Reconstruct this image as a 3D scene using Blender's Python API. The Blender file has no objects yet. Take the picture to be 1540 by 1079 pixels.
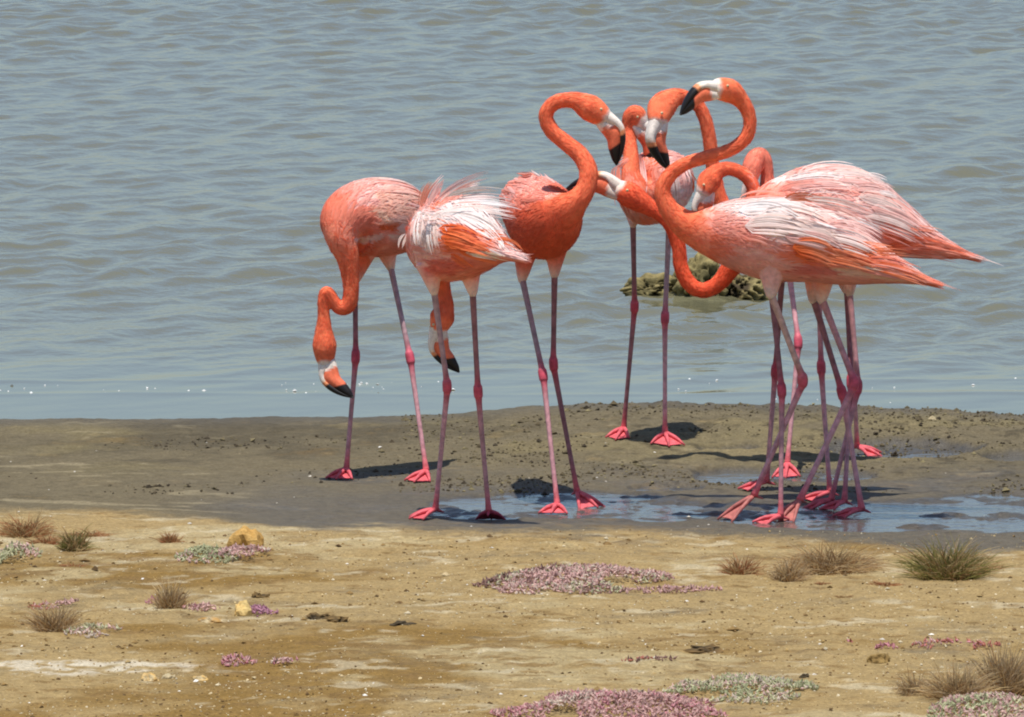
import bpy, bmesh, math, random, bisect
import numpy as np
from mathutils import Vector, Matrix, kdtree

random.seed(7); np.random.seed(7)
scene = bpy.context.scene
col = scene.collection

# ------------------------------------------------------------------ camera
PITCH = math.radians(5.2)
FPX = 14250.0                       # focal length in pixels of a 1540 px wide frame
DEP = math.radians(6.2)
CAM = np.array([0.0, -30.0*math.cos(DEP), 30.0*math.sin(DEP)])
cam = bpy.data.cameras.new('camera'); camo = bpy.data.objects.new('camera', cam); col.objects.link(camo)
camo.location = CAM; camo.rotation_euler = (math.pi/2-PITCH, 0, 0)
cam.sensor_width = 36.0; cam.lens = FPX/1540.0*36.0
cam.clip_start = 0.5; cam.clip_end = 20000.0
scene.camera = camo
scene.render.resolution_x = 1024; scene.render.resolution_y = 717

# ------------------------------------------------------------------ sky, sun, exposure
SUN_DIR = Vector((-0.04, -0.21, 0.98)).normalized()       # towards the sun
elev = math.asin(SUN_DIR.z); azim = math.atan2(SUN_DIR.x, SUN_DIR.y)
w = bpy.data.worlds.new('World'); scene.world = w; w.use_nodes = True
nt = w.node_tree; nt.nodes.clear()
sky = nt.nodes.new('ShaderNodeTexSky'); sky.sky_type = 'NISHITA'; sky.sun_disc = False
sky.sun_elevation = elev; sky.sun_rotation = azim
sky.air_density = 1.0; sky.dust_density = 0.9; sky.ozone_density = 6.0
bg = nt.nodes.new('ShaderNodeBackground'); bg.inputs['Strength'].default_value = 0.095
wo = nt.nodes.new('ShaderNodeOutputWorld')
nt.links.new(sky.outputs[0], bg.inputs[0]); nt.links.new(bg.outputs[0], wo.inputs[0])
sl = bpy.data.lights.new('sun', 'SUN'); sl.energy = 3.9; sl.angle = math.radians(0.5); sl.color = (1.0, 0.955, 0.88)
so = bpy.data.objects.new('sun', sl); col.objects.link(so)
so.rotation_euler = SUN_DIR.to_track_quat('Z', 'Y').to_euler(); so.location = (0, 0, 30)
scene.view_settings.view_transform = 'Standard'; scene.view_settings.look = 'None'
scene.view_settings.exposure = 0.25; scene.view_settings.gamma = 1.0
scene.view_settings.use_curve_mapping = False
scene.render.engine = 'CYCLES'
scene.cycles.use_denoising = True
scene.cycles.pixel_filter_type = 'BLACKMAN_HARRIS'; scene.cycles.filter_width = 2.0
scene.cycles.max_bounces = 6; scene.cycles.diffuse_bounces = 3; scene.cycles.glossy_bounces = 3
scene.cycles.transmission_bounces = 3; scene.cycles.caustics_reflective = False; scene.cycles.caustics_refractive = False

# ------------------------------------------------------------------ geometry of the view (layout of real positions)
FWD = np.array([0, math.cos(PITCH), -math.sin(PITCH)])
UPV = np.array([0, math.sin(PITCH), math.cos(PITCH)])
RGT = np.array([1.0, 0, 0])
def ray(px, py):
    d = FWD + RGT*((px-770.0)/FPX) - UPV*((py-539.5)/FPX)
    return d
def at(px, py, Y):
    d = ray(px, py); t = (Y-CAM[1])/d[1]
    return Vector(CAM+d*t)
def mpp(Y): return (Y-CAM[1])/FPX/math.cos(PITCH)          # metres per pixel near depth Y
def flat(px, py, z=0.0):
    d = ray(px, py); t = (z-CAM[2])/d[2]
    return Vector(CAM+d*t)
def project(x, y, z):
    dx = x-CAM[0]; dy = y-CAM[1]; dz = z-CAM[2]
    k = dy*FWD[1]+dz*FWD[2]
    return 770+FPX*dx/k, 539.5-FPX*(dy*UPV[1]+dz*UPV[2])/k

def lin(c):
    return tuple(((v/255.0)/12.92 if v/255.0 <= 0.04045 else ((v/255.0+0.055)/1.055)**2.4) for v in c)
def sm(a, b, x):
    t = np.clip((x-a)/(b-a), 0, 1); return t*t*(3-2*t)

# ------------------------------------------------------------------ lattice noise
_L = np.random.RandomState(3).rand(512, 512)*2-1
def vnoise(x, y, seed=0):
    x = np.asarray(x, float)+seed*17.31; y = np.asarray(y, float)+seed*9.77
    xi = np.floor(x).astype(int); yi = np.floor(y).astype(int)
    fx = x-xi; fy = y-yi
    ux = fx*fx*fx*(fx*(fx*6-15)+10); uy = fy*fy*fy*(fy*(fy*6-15)+10)
    a = _L[xi & 511, yi & 511]; b = _L[(xi+1) & 511, yi & 511]
    c = _L[xi & 511, (yi+1) & 511]; d = _L[(xi+1) & 511, (yi+1) & 511]
    return (a*(1-ux)+b*ux)*(1-uy)+(c*(1-ux)+d*ux)*uy
_LL = _L.tolist()
def vn1(x, y, seed=0):
    x += seed*17.31; y += seed*9.77
    xi = math.floor(x); yi = math.floor(y); fx = x-xi; fy = y-yi
    ux = fx*fx*(3-2*fx); uy = fy*fy*(3-2*fy)
    r0 = _LL[xi & 511]; r1 = _LL[(xi+1) & 511]; j0 = yi & 511; j1 = (yi+1) & 511
    return (r0[j0]*(1-ux)+r1[j0]*ux)*(1-uy)+(r0[j1]*(1-ux)+r1[j1]*ux)*uy
def fbm(x, y, s, oct=4, seed=0, gain=0.5):
    v = 0; a = 1.0; f = 1.0/s; n = 0
    for k in range(oct):
        v = v+a*vnoise(x*f*0.8-y*f*0.6, x*f*0.6+y*f*0.8, seed+k*3); n += a; a *= gain; f *= 2.03
    return v/n

# ------------------------------------------------------------------ terrain function
EDGE_X = [-3000, -200, 0, 150, 300, 420, 600, 760, 900, 1000, 1100, 1300, 1390, 1460, 1540, 1800, 4000]
EDGE_Y = [765, 765, 764, 772, 778, 792, 800, 800, 797, 800, 803, 812, 830, 838, 826, 815, 815]
PUD = [(850, 758, 170, 24), (735, 763, 110, 20), (985, 768, 90, 18), (1130, 772, 90, 16), (1310, 776, 240, 26), (1480, 770, 150, 32),
       (1115, 717, 80, 13), (1230, 717, 100, 10), (1340, 682, 120, 14), (1535, 692, 55, 8), (1090, 684, 60, 5), (1000, 735, 60, 5)]
PUDDLE_Z = -0.006
LAKE_Z = -0.02
def terrain(x, y, full=False):
    x = np.asarray(x, float); y = np.asarray(y, float)
    px, py = project(x, y, 0*x)
    px = np.clip(px, -3000, 4500); py = np.where(y < -20, 3000, py)
    n1 = fbm(x, y, 0.5, 4, 1); n2 = fbm(x, y, 0.16, 4, 20); n3 = fbm(x, y, 0.05, 3, 40); nbig = fbm(x, y, 1.7, 3, 60)
    e = np.interp(px, EDGE_X, EDGE_Y)+n1*10+n2*5
    plat = sm(e-14, e+12, py)
    # mud flat
    lump = np.clip(n2*0.9+n3*0.55, -0.3, 1)
    rough = sm(560, 1000, px)*0.45+0.55
    mud = 0.004+0.0075*lump*rough+0.004*n1*rough
    # puddle hollows
    f = np.full(x.shape, -9.0)
    for cx, cy, rx, ry in PUD:
        f = np.maximum(f, 1-((px-cx)/rx)**2-((py-cy)/ry)**2)
    f = f+0.55*n1+0.35*n2
    pud = sm(-0.1, 0.45, f)
    mud = mud-pud*(0.0150-0.010*n2-0.006*n3)
    # bank by the lake
    H = np.interp(px, [-3000, 0, 560, 700, 800, 1000, 1120, 1300, 1540, 4000], [0.006, 0.006, 0.008, 0.02, 0.036, 0.05, 0.044, 0.034, 0.022, 0.01])
    bank = sm(738, 650, py)
    mud = mud+bank*H*(1+0.3*n1)*(1-0.95*pud)+bank*0.010*lump*rough*(1-pud)
    # left: soft ledges
    mud = mud+sm(480, 300, px)*sm(745, 735, py)*0.0
    # sandy plateau
    n4 = fbm(x*0.8, y, 0.09, 3, 77)
    sand = 0.020+0.010*nbig+0.007*n1+0.005*n2+0.0045*n3+0.003*np.clip(n4, -.1, 1)+0.0022*fbm(x, y, 0.024, 2, 79)
    ridge = 1-np.abs(fbm(x*0.6, y, 0.42, 3, 90))*2.2
    sand = sand+0.006*np.clip(ridge-0.55, 0, 1)*sm(800, 830, py)
    h = mud*(1-plat)+sand*plat
    # shore
    s = np.interp(px, [-3000, 0, 300, 600, 740, 800, 1000, 1200, 1540, 4000], [632, 632, 631, 631, 628, 626, 626, 627, 633, 640])+n1*5+n2*3+4*nbig
    out = sm(s+3, s-7, py)
    deep = sm(s, s-60, py)*0.10+np.clip((y-8)*0.05, 0, 3)
    h = h*(1-out)+(-0.045+0.01*n1)*out-deep
    if not full: return h
    return h, dict(px=px, py=py, plat=plat, pud=pud, n1=n1, n2=n2, n3=n3, nbig=nbig, out=out, s=s, e=e, rough=rough, lump=lump)
def tz(x, y):
    i = bisect.bisect_right(GXL, x)-1; j = bisect.bisect_right(GYL, y)-1
    fx = (x-GXL[i])/(GXL[i+1]-GXL[i]); fy = (y-GYL[j])/(GYL[j+1]-GYL[j])
    return float((Z[j, i]*(1-fx)+Z[j, i+1]*fx)*(1-fy)+(Z[j+1, i]*(1-fx)+Z[j+1, i+1]*fx)*fy)
def ground(px, py):
    z = 0.0
    for _ in range(12):
        p = flat(px, py, z); z = z*0.3+0.7*tz(p.x, p.y)
    p.z = tz(p.x, p.y); return p

# ------------------------------------------------------------------ material helpers
def new_mat(name):
    m = bpy.data.materials.new(name); m.use_nodes = True
    t = m.node_tree; b = t.nodes['Principled BSDF']; return m, t, b
def attr_mat(name, rough=0.7, spec=0.3, noise_scale=60, noise_amt=0.25, bump=0.2, bump_scale=None, stretch=None, trans=0.0, bump_dist=0.004):
    m, t, b = new_mat(name)
    a = t.nodes.new('ShaderNodeAttribute'); a.attribute_name = 'Col'
    tc = t.nodes.new('ShaderNodeTexCoord')
    mp = t.nodes.new('ShaderNodeMapping')
    if stretch: mp.inputs['Scale'].default_value = stretch
    t.links.new(tc.outputs['Object'], mp.inputs[0])
    n = t.nodes.new('ShaderNodeTexNoise'); n.inputs['Scale'].default_value = noise_scale; n.inputs['Detail'].default_value = 4
    t.links.new(mp.outputs[0], n.inputs['Vector'])
    mr = t.nodes.new('ShaderNodeMapRange'); mr.inputs[1].default_value = 0.3; mr.inputs[2].default_value = 0.7
    mr.inputs[3].default_value = 1-noise_amt; mr.inputs[4].default_value = 1+noise_amt
    t.links.new(n.outputs[0], mr.inputs[0])
    mx = t.nodes.new('ShaderNodeVectorMath'); mx.operation = 'MULTIPLY'
    t.links.new(a.outputs['Color'], mx.inputs[0]); t.links.new(mr.outputs[0], mx.inputs[1])
    t.links.new(mx.outputs[0], b.inputs['Base Color'])
    b.inputs['Roughness'].default_value = rough; b.inputs['Specular IOR Level'].default_value = spec
    if bump:
        n2 = t.nodes.new('ShaderNodeTexNoise'); n2.inputs['Scale'].default_value = bump_scale or noise_scale*2; n2.inputs['Detail'].default_value = 5
        t.links.new(mp.outputs[0], n2.inputs['Vector'])
        bp = t.nodes.new('ShaderNodeBump'); bp.inputs['Strength'].default_value = bump; bp.inputs['Distance'].default_value = bump_dist
        t.links.new(n2.outputs[0], bp.inputs['Height']); t.links.new(bp.outputs[0], b.inputs['Normal'])
    if trans:
        tr = t.nodes.new('ShaderNodeBsdfTranslucent'); t.links.new(mx.outputs[0], tr.inputs[0])
        ms = t.nodes.new('ShaderNodeMixShader'); ms.inputs[0].default_value = trans
        o = t.nodes['Material Output']
        t.links.new(b.outputs[0], ms.inputs[1]); t.links.new(tr.outputs[0], ms.inputs[2]); t.links.new(ms.outputs[0], o.inputs[0])
    return m

def mesh_np(name, verts, faces, colors=None, smooth=True):
    me = bpy.data.meshes.new(name)
    me.from_pydata([tuple(v) for v in verts], [], [tuple(f) for f in faces])
    if colors is not None:
        ca = me.color_attributes.new('Col', 'FLOAT_COLOR', 'POINT')
        c = np.ones((len(verts), 4)); c[:, :3] = np.asarray(colors)[:, :3]
        ca.data.foreach_set('color', c.astype(np.float32).ravel())
    if smooth: me.polygons.foreach_set('use_smooth', [True]*len(me.polygons))
    me.update(); return me
def grid_mesh(name, X, Y, Z, colors=None, extra=None, cellmask=None):
    ny, nx = X.shape
    v = np.stack([X, Y, Z], -1).reshape(-1, 3)
    idx = np.arange(nx*ny).reshape(ny, nx)
    q = np.stack([idx[:-1, :-1], idx[:-1, 1:], idx[1:, 1:], idx[1:, :-1]], -1).reshape(-1, 4)
    if cellmask is not None:
        q = q[cellmask.ravel()]
        used = np.unique(q); remap = np.full(nx*ny, -1); remap[used] = np.arange(len(used)); q = remap[q]; v = v[used]
    me = bpy.data.meshes.new(name)
    me.vertices.add(len(v)); me.vertices.foreach_set('co', v.astype(np.float32).ravel())
    me.loops.add(q.size); me.loops.foreach_set('vertex_index', q.astype(np.int32).ravel())
    me.polygons.add(len(q)); me.polygons.foreach_set('loop_start', (np.arange(len(q))*4).astype(np.int32))
    me.polygons.foreach_set('loop_total', np.full(len(q), 4, np.int32))
    me.polygons.foreach_set('use_smooth', np.ones(len(q), bool))
    me.update(calc_edges=True); me.validate()
    if colors is not None:
        c = np.ones((nx*ny, 4)); c[:, :3] = colors.reshape(-1, 3)
        ca = me.color_attributes.new('Col', 'FLOAT_COLOR', 'POINT'); ca.data.foreach_set('color', c.astype(np.float32).ravel())
    for k, a in (extra or {}).items():
        at_ = me.attributes.new(k, 'FLOAT', 'POINT'); at_.data.foreach_set('value', a.astype(np.float32).ravel())
    return me
def link(name, me, mats, parent=None, label=None, cat=None, group=None, kind=None):
    o = bpy.data.objects.new(name, me); col.objects.link(o)
    if not isinstance(mats, (list, tuple)): mats = [mats]
    if me is not None and len(me.materials) == 0:
        for m in mats: me.materials.append(m)
    if parent is not None: o.parent = parent
    if label: o['label'] = label
    if cat: o['category'] = cat
    if group: o['group'] = group
    if kind: o['kind'] = kind
    return o

# ------------------------------------------------------------------ ground
def axis(lo, hi, step, far_lo, far_hi, g=1.25):
    a = list(np.arange(lo, hi+1e-9, step))
    d = step; x = a[-1]; r = []
    while x < far_hi: d = min(d*g, max(far_hi*0.2, 1)); x += d; r.append(x)
    d = step; x = lo; l = []
    while x > far_lo: d = min(d*g, max(-far_lo*0.2, 1)); x -= d; l.append(x)
    return np.array(l[::-1]+a+r)
gx = axis(-2.25, 2.25, 0.009, -400, 400); gy = axis(-5.3, 5.3, 0.019, -200, 60)
X, Y = np.meshgrid(gx, gy)
Z, T = terrain(X, Y, True)
GXL = gx.tolist(); GYL = gy.tolist()
sand_a = np.array(lin((160, 137, 94))); sand_b = np.array(lin((134, 107, 60))); sand_c = np.array(lin((174, 157, 118)))
mud_a = np.array(lin((112, 102, 80))); mud_b = np.array(lin((92, 84, 67))); mud_wet = np.array(lin((95, 88, 74))); mud_dk = np.array(lin((64, 58, 48)))
def mixc(a, b, t): return a*(1-t[..., None])+b*t[..., None]
px, py = T['px'], T['py']
big = fbm(X, Y*0.8, 0.9, 4, 101); med = fbm(X, Y, 0.22, 4, 111); fine = fbm(X, Y, 0.045, 3, 121); big2 = fbm(X*0.7, Y, 0.6, 4, 131)
sc_ = mixc(np.broadcast_to(sand_a, X.shape+(3,)), sand_b, sm(-0.05, 0.35, big+0.35*med))
sc_ = mixc(sc_, sand_c, 0.75*sm(0.10, 0.42, big2+0.45*med-0.12))
sc_ = mixc(sc_, np.array(lin((196, 184, 154))), 0.5*sm(0.36, 0.56, fbm(X*0.6, Y, 0.13, 4, 141)+0.35*fine+0.15*big2))
crust = sm(0.0, 0.6, 1-((px-120)/210)**2-((py-1018)/13)**2+0.7*med)
sc_ = mixc(sc_, np.array(lin((208, 198, 176))), 0.7*crust*sm(-.3,.2,fine+med))
sc_ = mixc(sc_, np.array(lin((128, 102, 62))), 0.8*sm(0.18, 0.6, fbm(X*0.7, Y, 0.06, 3, 151)+0.4*big))
mc = mixc(np.broadcast_to(mud_a, X.shape+(3,)), mud_b, sm(-0.3, 0.4, big+0.6*med+0.3*fine))
mc = mixc(mc, np.array(lin((130, 118, 84))), 0.5*sm(0.05, 0.5, big2+0.5*med)*sm(730, 690, py))
damp = np.clip(sm(0.25, -0.1, np.abs(py-752)/100.0)*1.0, 0, 1)
damp = sm(690, 750, py+22*med+14*big)*sm(200, 470, px+120*big2)
mc = mixc(mc, mud_wet, 0.8*damp)
wet = np.clip(np.maximum(sm(0.0, 0.7, T['pud']), damp*0.45+0.25*sm(0, .3, med)*damp), 0, 1)
mc = mixc(mc, mud_wet*0.8, sm(0.05, 0.6, T['pud']))
speck = sm(0.36, 0.5, fbm(X, Y, 0.05, 2, 161)+0.25*med)*T['rough']
mc = mixc(mc, mud_dk, 0.55*speck*(0.4+0.6*sm(800, 1000, px)))
mc = mixc(mc, np.array(lin((160, 147, 116))), 0.45*sm(0.40, 0.56, fbm(X*0.5, Y, 0.12, 3, 171))*sm(500, 250, px))
shore = sm(T['s']+22, T['s']+2, py)
mc = mixc(mc, mud_b*0.85, 0.6*shore); wet = np.maximum(wet, 0.6*shore*(1-T['plat']))
plat_c = sm(0.1, 1.0, sm(T['e']-10, T['e']+26, py)+0.5*med+0.25*fine)
C = mixc(mc, sc_, plat_c); wet = wet*(1-plat_c)
C = mixc(C, np.array(lin((92, 90, 78))), T['out'])
me = grid_mesh('ground', X, Y, Z, C, {'wet': wet})
m, t, b = new_mat('sand_and_mud')
a = t.nodes.new('ShaderNodeAttribute'); a.attribute_name = 'Col'
aw = t.nodes.new('ShaderNodeAttribute'); aw.attribute_name = 'wet'
tc = t.nodes.new('ShaderNodeTexCoord')
n = t.nodes.new('ShaderNodeTexNoise'); n.inputs['Scale'].default_value = 110; n.inputs['Detail'].default_value = 6; n.inputs['Roughness'].default_value = 0.7
n2 = t.nodes.new('ShaderNodeTexNoise'); n2.inputs['Scale'].default_value = 28; n2.inputs['Detail'].default_value = 5
t.links.new(tc.outputs['Object'], n.inputs['Vector']); t.links.new(tc.outputs['Object'], n2.inputs['Vector'])
mr = t.nodes.new('ShaderNodeMapRange'); mr.inputs[1].default_value = 0.28; mr.inputs[2].default_value = 0.72; mr.inputs[3].default_value = 0.55; mr.inputs[4].default_value = 1.38
t.links.new(n.outputs[0], mr.inputs[0])
mr2 = t.nodes.new('ShaderNodeMapRange'); mr2.inputs[1].default_value = 0.3; mr2.inputs[2].default_value = 0.7; mr2.inputs[3].default_value = 0.84; mr2.inputs[4].default_value = 1.14
t.links.new(n2.outputs[0], mr2.inputs[0])
mu = t.nodes.new('ShaderNodeMath'); mu.operation = 'MULTIPLY'; t.links.new(mr.outputs[0], mu.inputs[0]); t.links.new(mr2.outputs[0], mu.inputs[1])
vm = t.nodes.new('ShaderNodeVectorMath'); vm.operation = 'MULTIPLY'; t.links.new(a.outputs['Color'], vm.inputs[0]); t.links.new(mu.outputs[0], vm.inputs[1])
t.links.new(vm.outputs[0], b.inputs['Base Color'])
rr = t.nodes.new('ShaderNodeMapRange'); rr.inputs[3].default_value = 0.95; rr.inputs[4].default_value = 0.34
t.links.new(aw.outputs['Fac'], rr.inputs[0]); t.links.new(rr.outputs[0], b.inputs['Roughness'])
ss = t.nodes.new('ShaderNodeMapRange'); ss.inputs[3].default_value = 0.08; ss.inputs[4].default_value = 0.5
t.links.new(aw.outputs['Fac'], ss.inputs[0]); t.links.new(ss.outputs[0], b.inputs['Specular IOR Level'])
bp = t.nodes.new('ShaderNodeBump'); bp.inputs['Strength'].default_value = 0.55; bp.inputs['Distance'].default_value = 0.006
t.links.new(mu.outputs[0], bp.inputs['Height']); t.links.new(bp.outputs[0], b.inputs['Normal'])
link('ground', me, m, kind='structure')

# puddle water: one thin sheet lying in the hollows of the mud
cm = (Z[:-1, :-1] < PUDDLE_Z+0.004) & (T['plat'][:-1, :-1] < 0.6) & (py[:-1, :-1] > 655) & (py[:-1, :-1] < 850) & (np.abs(X[:-1, :-1]) < 3)
def water_mat(name, body, rough, bumps, chop=None):
    m, t, b = new_mat(name)
    b.inputs['Base Color'].default_value = body+(1,); b.inputs['Roughness'].default_value = rough; b.inputs['IOR'].default_value = 1.333
    tc = t.nodes.new('ShaderNodeTexCoord'); prev = None
    for sc, sx, st, dist in bumps:
        mp = t.nodes.new('ShaderNodeMapping'); mp.inputs['Scale'].default_value = (sx, 1, 1); mp.inputs['Rotation'].default_value = (0, 0, -0.35)
        n = t.nodes.new('ShaderNodeTexNoise'); n.inputs['Scale'].default_value = sc; n.inputs['Detail'].default_value = 3
        bp = t.nodes.new('ShaderNodeBump'); bp.inputs['Strength'].default_value = st; bp.inputs['Distance'].default_value = dist
        t.links.new(tc.outputs['Object'], mp.inputs[0]); t.links.new(mp.outputs[0], n.inputs['Vector']); t.links.new(n.outputs[0], bp.inputs['Height'])
        if prev: t.links.new(prev.outputs[0], bp.inputs['Normal'])
        if chop:
            ac = t.nodes.new('ShaderNodeAttribute'); ac.attribute_name = chop
            mm = t.nodes.new('ShaderNodeMath'); mm.operation = 'MULTIPLY'; mm.inputs[1].default_value = st
            t.links.new(ac.outputs['Fac'], mm.inputs[0]); t.links.new(mm.outputs[0], bp.inputs['Strength'])
        prev = bp
    if prev: t.links.new(prev.outputs[0], b.inputs['Normal'])
    return m
if cm.any():
    pm = grid_mesh('puddle', X, Y, np.full_like(Z, PUDDLE_Z), None, None, cm)
    link('puddle', pm, water_mat('puddle_water', lin((92, 90, 84)), 0.06, [(14, 0.8, 0.6, 0.008), (60, 0.8, 0.5, 0.002)]), kind='structure')

# ------------------------------------------------------------------ lake
lx = axis(-4.2, 4.2, 0.030, -1500, 1500)
ly = [2.9]
while ly[-1] < 36: ly.append(ly[-1]+0.030+0.0012*max(0, ly[-1]-3))
d = 0.08
while ly[-1] < 6000: d = min(d*1.3, 900); ly.append(ly[-1]+d)
ly = np.array(ly)
LX, LY = np.meshgrid(lx, ly)
rs = np.random.RandomState(5)
LZ = np.zeros_like(LX)
for k in range(90):
    lam = 0.14*(5.8**rs.rand()); th = rs.normal(math.radians(-22), 0.55)
    kx = 2*math.pi/lam*math.cos(th); ky = 2*math.pi/lam*math.sin(th)
    amp = 0.0018*(lam/0.4)**0.9
    LZ += amp*np.sin(kx*LX+ky*LY+rs.rand()*6.28+0.8*vnoise(LX*0.5, LY*0.5, k))
gust = 0.75+0.6*fbm(LX*0.35, LY*0.25, 2.2, 3, 200)
calm = sm(4.3, 8.5, LY)*0.93+0.07
LZ = LZ*gust*calm
# low swash lines parallel to the shore
for k, yy in enumerate((4.6, 5.15, 5.7)):
    LZ += 0.004*np.exp(-((LY-yy-0.10*vnoise(LX*0.8, 0*LX, 300+k))/0.06)**2)*(0.5+0.5*vnoise(LX*0.6, 0*LX+k, 310))
LZ = np.where((np.abs(LX) > 30) | (LY > 120), 0, LZ)+LAKE_Z
link('lake_water', grid_mesh('lake_water', LX, LY, LZ, None, {'chop': np.clip(sm(4.2, 7.5, LY)*(0.7+0.5*gust), 0.06, 1.4)}),
     water_mat('lake_water', lin((112, 109, 84)), 0.08, [(7, 1.6, 0.4, 0.022), (26, 1.6, 0.35, 0.006)], 'chop'), kind='structure')

# ------------------------------------------------------------------ flamingos
M_PLUM = attr_mat('plumage', 0.85, 0.1, 75, 0.17, 0.5, 110, None, 0.0, 0.004)
_b = M_PLUM.node_tree.nodes['Principled BSDF']
_b.inputs['Subsurface Weight'].default_value = 0.4; _b.inputs['Subsurface Radius'].default_value = (1.0, 0.4, 0.25); _b.inputs['Subsurface Scale'].default_value = 0.018
M_FEA = attr_mat('feather', 0.7, 0.15, 40, 0.08, 0.0, None, None, 0.22)
M_LEG = attr_mat('leg_skin', 0.55, 0.3, 55, 0.30, 0.35, 260, None, 0.0, 0.0015)
M_BILL = attr_mat('bill_horn', 0.45, 0.35, 120, 0.16, 0.1, 150, None, 0.0, 0.001)
M_EYE = attr_mat('eye', 0.15, 0.5, 10, 0.0, 0.0)

ORANGE = np.array(lin((250, 126, 88))); DEEP = np.array(lin((246, 108, 74))); CORAL = np.array(lin((252, 160, 138)))
PINK = np.array(lin((252, 198, 188))); PALE = np.array(lin((252, 228, 219))); CREAM = np.array(lin((250, 228, 200)))
WHITE = np.array(lin((250, 240, 236))); HOT = np.array(lin((253, 116, 52))); CRIMSON = np.array(lin((220, 92, 84)))
LEG_P = np.array(lin((216, 160, 165))); LEG_G = np.array(lin((178, 148, 153))); LEG_R = np.array(lin((205, 72, 94)))
LEG_D = np.array(lin((146, 100, 106)))

def catmull(P, n):
    P = np.asarray(P, float); m = len(P); out = []
    # chord-length parameter over the first three columns
    for i in range(m-1):
        p0 = P[max(i-1, 0)]; p1 = P[i]; p2 = P[i+1]; p3 = P[min(i+2, m-1)]
        if i == 0: p0 = 2*p1-p2
        if i == m-2: p3 = 2*p2-p1
        for k in range(n):
            t = k/n
            out.append(0.5*((2*p1)+(-p0+p2)*t+(2*p0-5*p1+4*p2-p3)*t*t+(-p0+3*p1-3*p2+p3)*t**3))
    out.append(P[-1]); return np.array(out)

def norm(v): return v/(np.linalg.norm(v)+1e-12)
class Loft:
    """one swept surface: centres, frame, half height and half width"""
    def __init__(self, pts, Y0, sub=6):
        s = mpp(Y0); P = []
        for p in pts:
            px_, py_, dY, h = p[:4]; w_ = p[4] if len(p) > 4 else h
            v = at(px_, py_, Y0+dY); P.append([v.x, v.y, v.z, h*s, w_*s])
        Q = catmull(P, sub); self.n = len(Q); self.sub = sub
        self.c = Q[:, :3]; self.h = np.maximum(Q[:, 3], 0.003); self.w = np.maximum(Q[:, 4], 0.003)
        T_ = np.gradient(self.c, axis=0); T_ = T_/(np.linalg.norm(T_, axis=1)[:, None]+1e-9)
        U = np.zeros_like(T_); up = np.array([0, 0, 1.0]); up = norm(up-T_[0]*np.dot(up, T_[0]))
        for i in range(self.n):
            up = norm(up-T_[i]*np.dot(up, T_[i])); U[i] = up
        self.t = T_; self.u = U; self.s = np.cross(T_, U)
    def _at(self, A, i):
        i = min(max(i, 0), self.n-1.001); k = int(i); f = i-k
        return A[k]*(1-f)+A[k+1]*f
    def surf(self, i, phi, sc=1.0):
        ext = 0.0
        c = self._at(self.c, i); u = self._at(self.u, i); s = self._at(self.s, i)
        h = self._at(self.h, i); w_ = self._at(self.w, i)
        if i < 0:
            L_ = np.linalg.norm(self.c[1]-self.c[0]); c = c-self.t[0]*(-i)*L_; k = max(0.1, 1+i*0.12); h *= k; w_ *= k
        return c+(u*math.cos(phi)*h+s*math.sin(phi)*w_)*sc
    def normal(self, i, phi):
        u = self._at(self.u, i); s = self._at(self.s, i); h = self._at(self.h, i); w_ = self._at(self.w, i)
        return norm(u*math.cos(phi)*w_+s*math.sin(phi)*h)
    def mesh(self, ring=20):
        V = []; F = []
        for i in range(self.n):
            for k in range(ring):
                a = 2*math.pi*k/ring
                V.append(self.c[i]+self.u[i]*math.cos(a)*self.h[i]+self.s[i]*math.sin(a)*self.w[i])
        for i in range(self.n-1):
            for k in range(ring):
                k2 = (k+1) % ring; F.append((i*ring+k, i*ring+k2, (i+1)*ring+k2, (i+1)*ring+k))
        F.append(tuple(range(ring))); F.append(tuple((self.n-1)*ring+k for k in reversed(range(ring))))
        return V, F

def tube(path, radii, ring=10, sub=4):
    Q = catmull([list(p)+[r] for p, r in zip(path, radii)], sub)
    c = Q[:, :3]; r = np.maximum(Q[:, 3], 0.0012)
    T_ = np.gradient(c, axis=0); T_ /= np.linalg.norm(T_, axis=1)[:, None]+1e-9
    up = np.array([1.0, 0.02, 0.0]); V = []; F = []
    for i in range(len(c)):
        up = norm(up-T_[i]*np.dot(up, T_[i])); sd = np.cross(T_[i], up)
        for k in range(ring):
            a = 2*math.pi*k/ring; V.append(c[i]+(up*math.cos(a)+sd*math.sin(a))*r[i])
    for i in range(len(c)-1):
        for k in range(ring):
            k2 = (k+1) % ring; F.append((i*ring+k, i*ring+k2, (i+1)*ring+k2, (i+1)*ring+k))
    F.append(tuple(reversed(range(ring)))); F.append(tuple((len(c)-1)*ring+k for k in range(ring)))
    return V, F, c

def ribbon(P, Nrm, widths, camber=0.18):
    """leaf-shaped strip: three points across; P points, Nrm outward normals"""
    P = np.asarray(P); V = []; F = []
    n_ = len(P); Tn = np.gradient(P, axis=0)
    for i in range(n_):
        side = norm(np.cross(Tn[i], Nrm[i]))
        wd = widths[i]
        V += [P[i]-side*wd, P[i]+norm(Nrm[i])*wd*camber, P[i]+side*wd]
    for i in range(n_-1):
        a = 3*i; F += [(a, a+1, a+4, a+3), (a+1, a+2, a+5, a+4)]
    return V, F
def leafw(n_, w_, tip=0.10, base=0.15):
    x = np.linspace(0, 1, n_)
    return w_*np.where(x < 0.45, base+(1-base)*np.sin(x/0.45*math.pi/2), np.maximum(tip, np.sqrt(np.maximum(0, 1-((x-0.45)/0.56)**2.2))))

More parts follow.
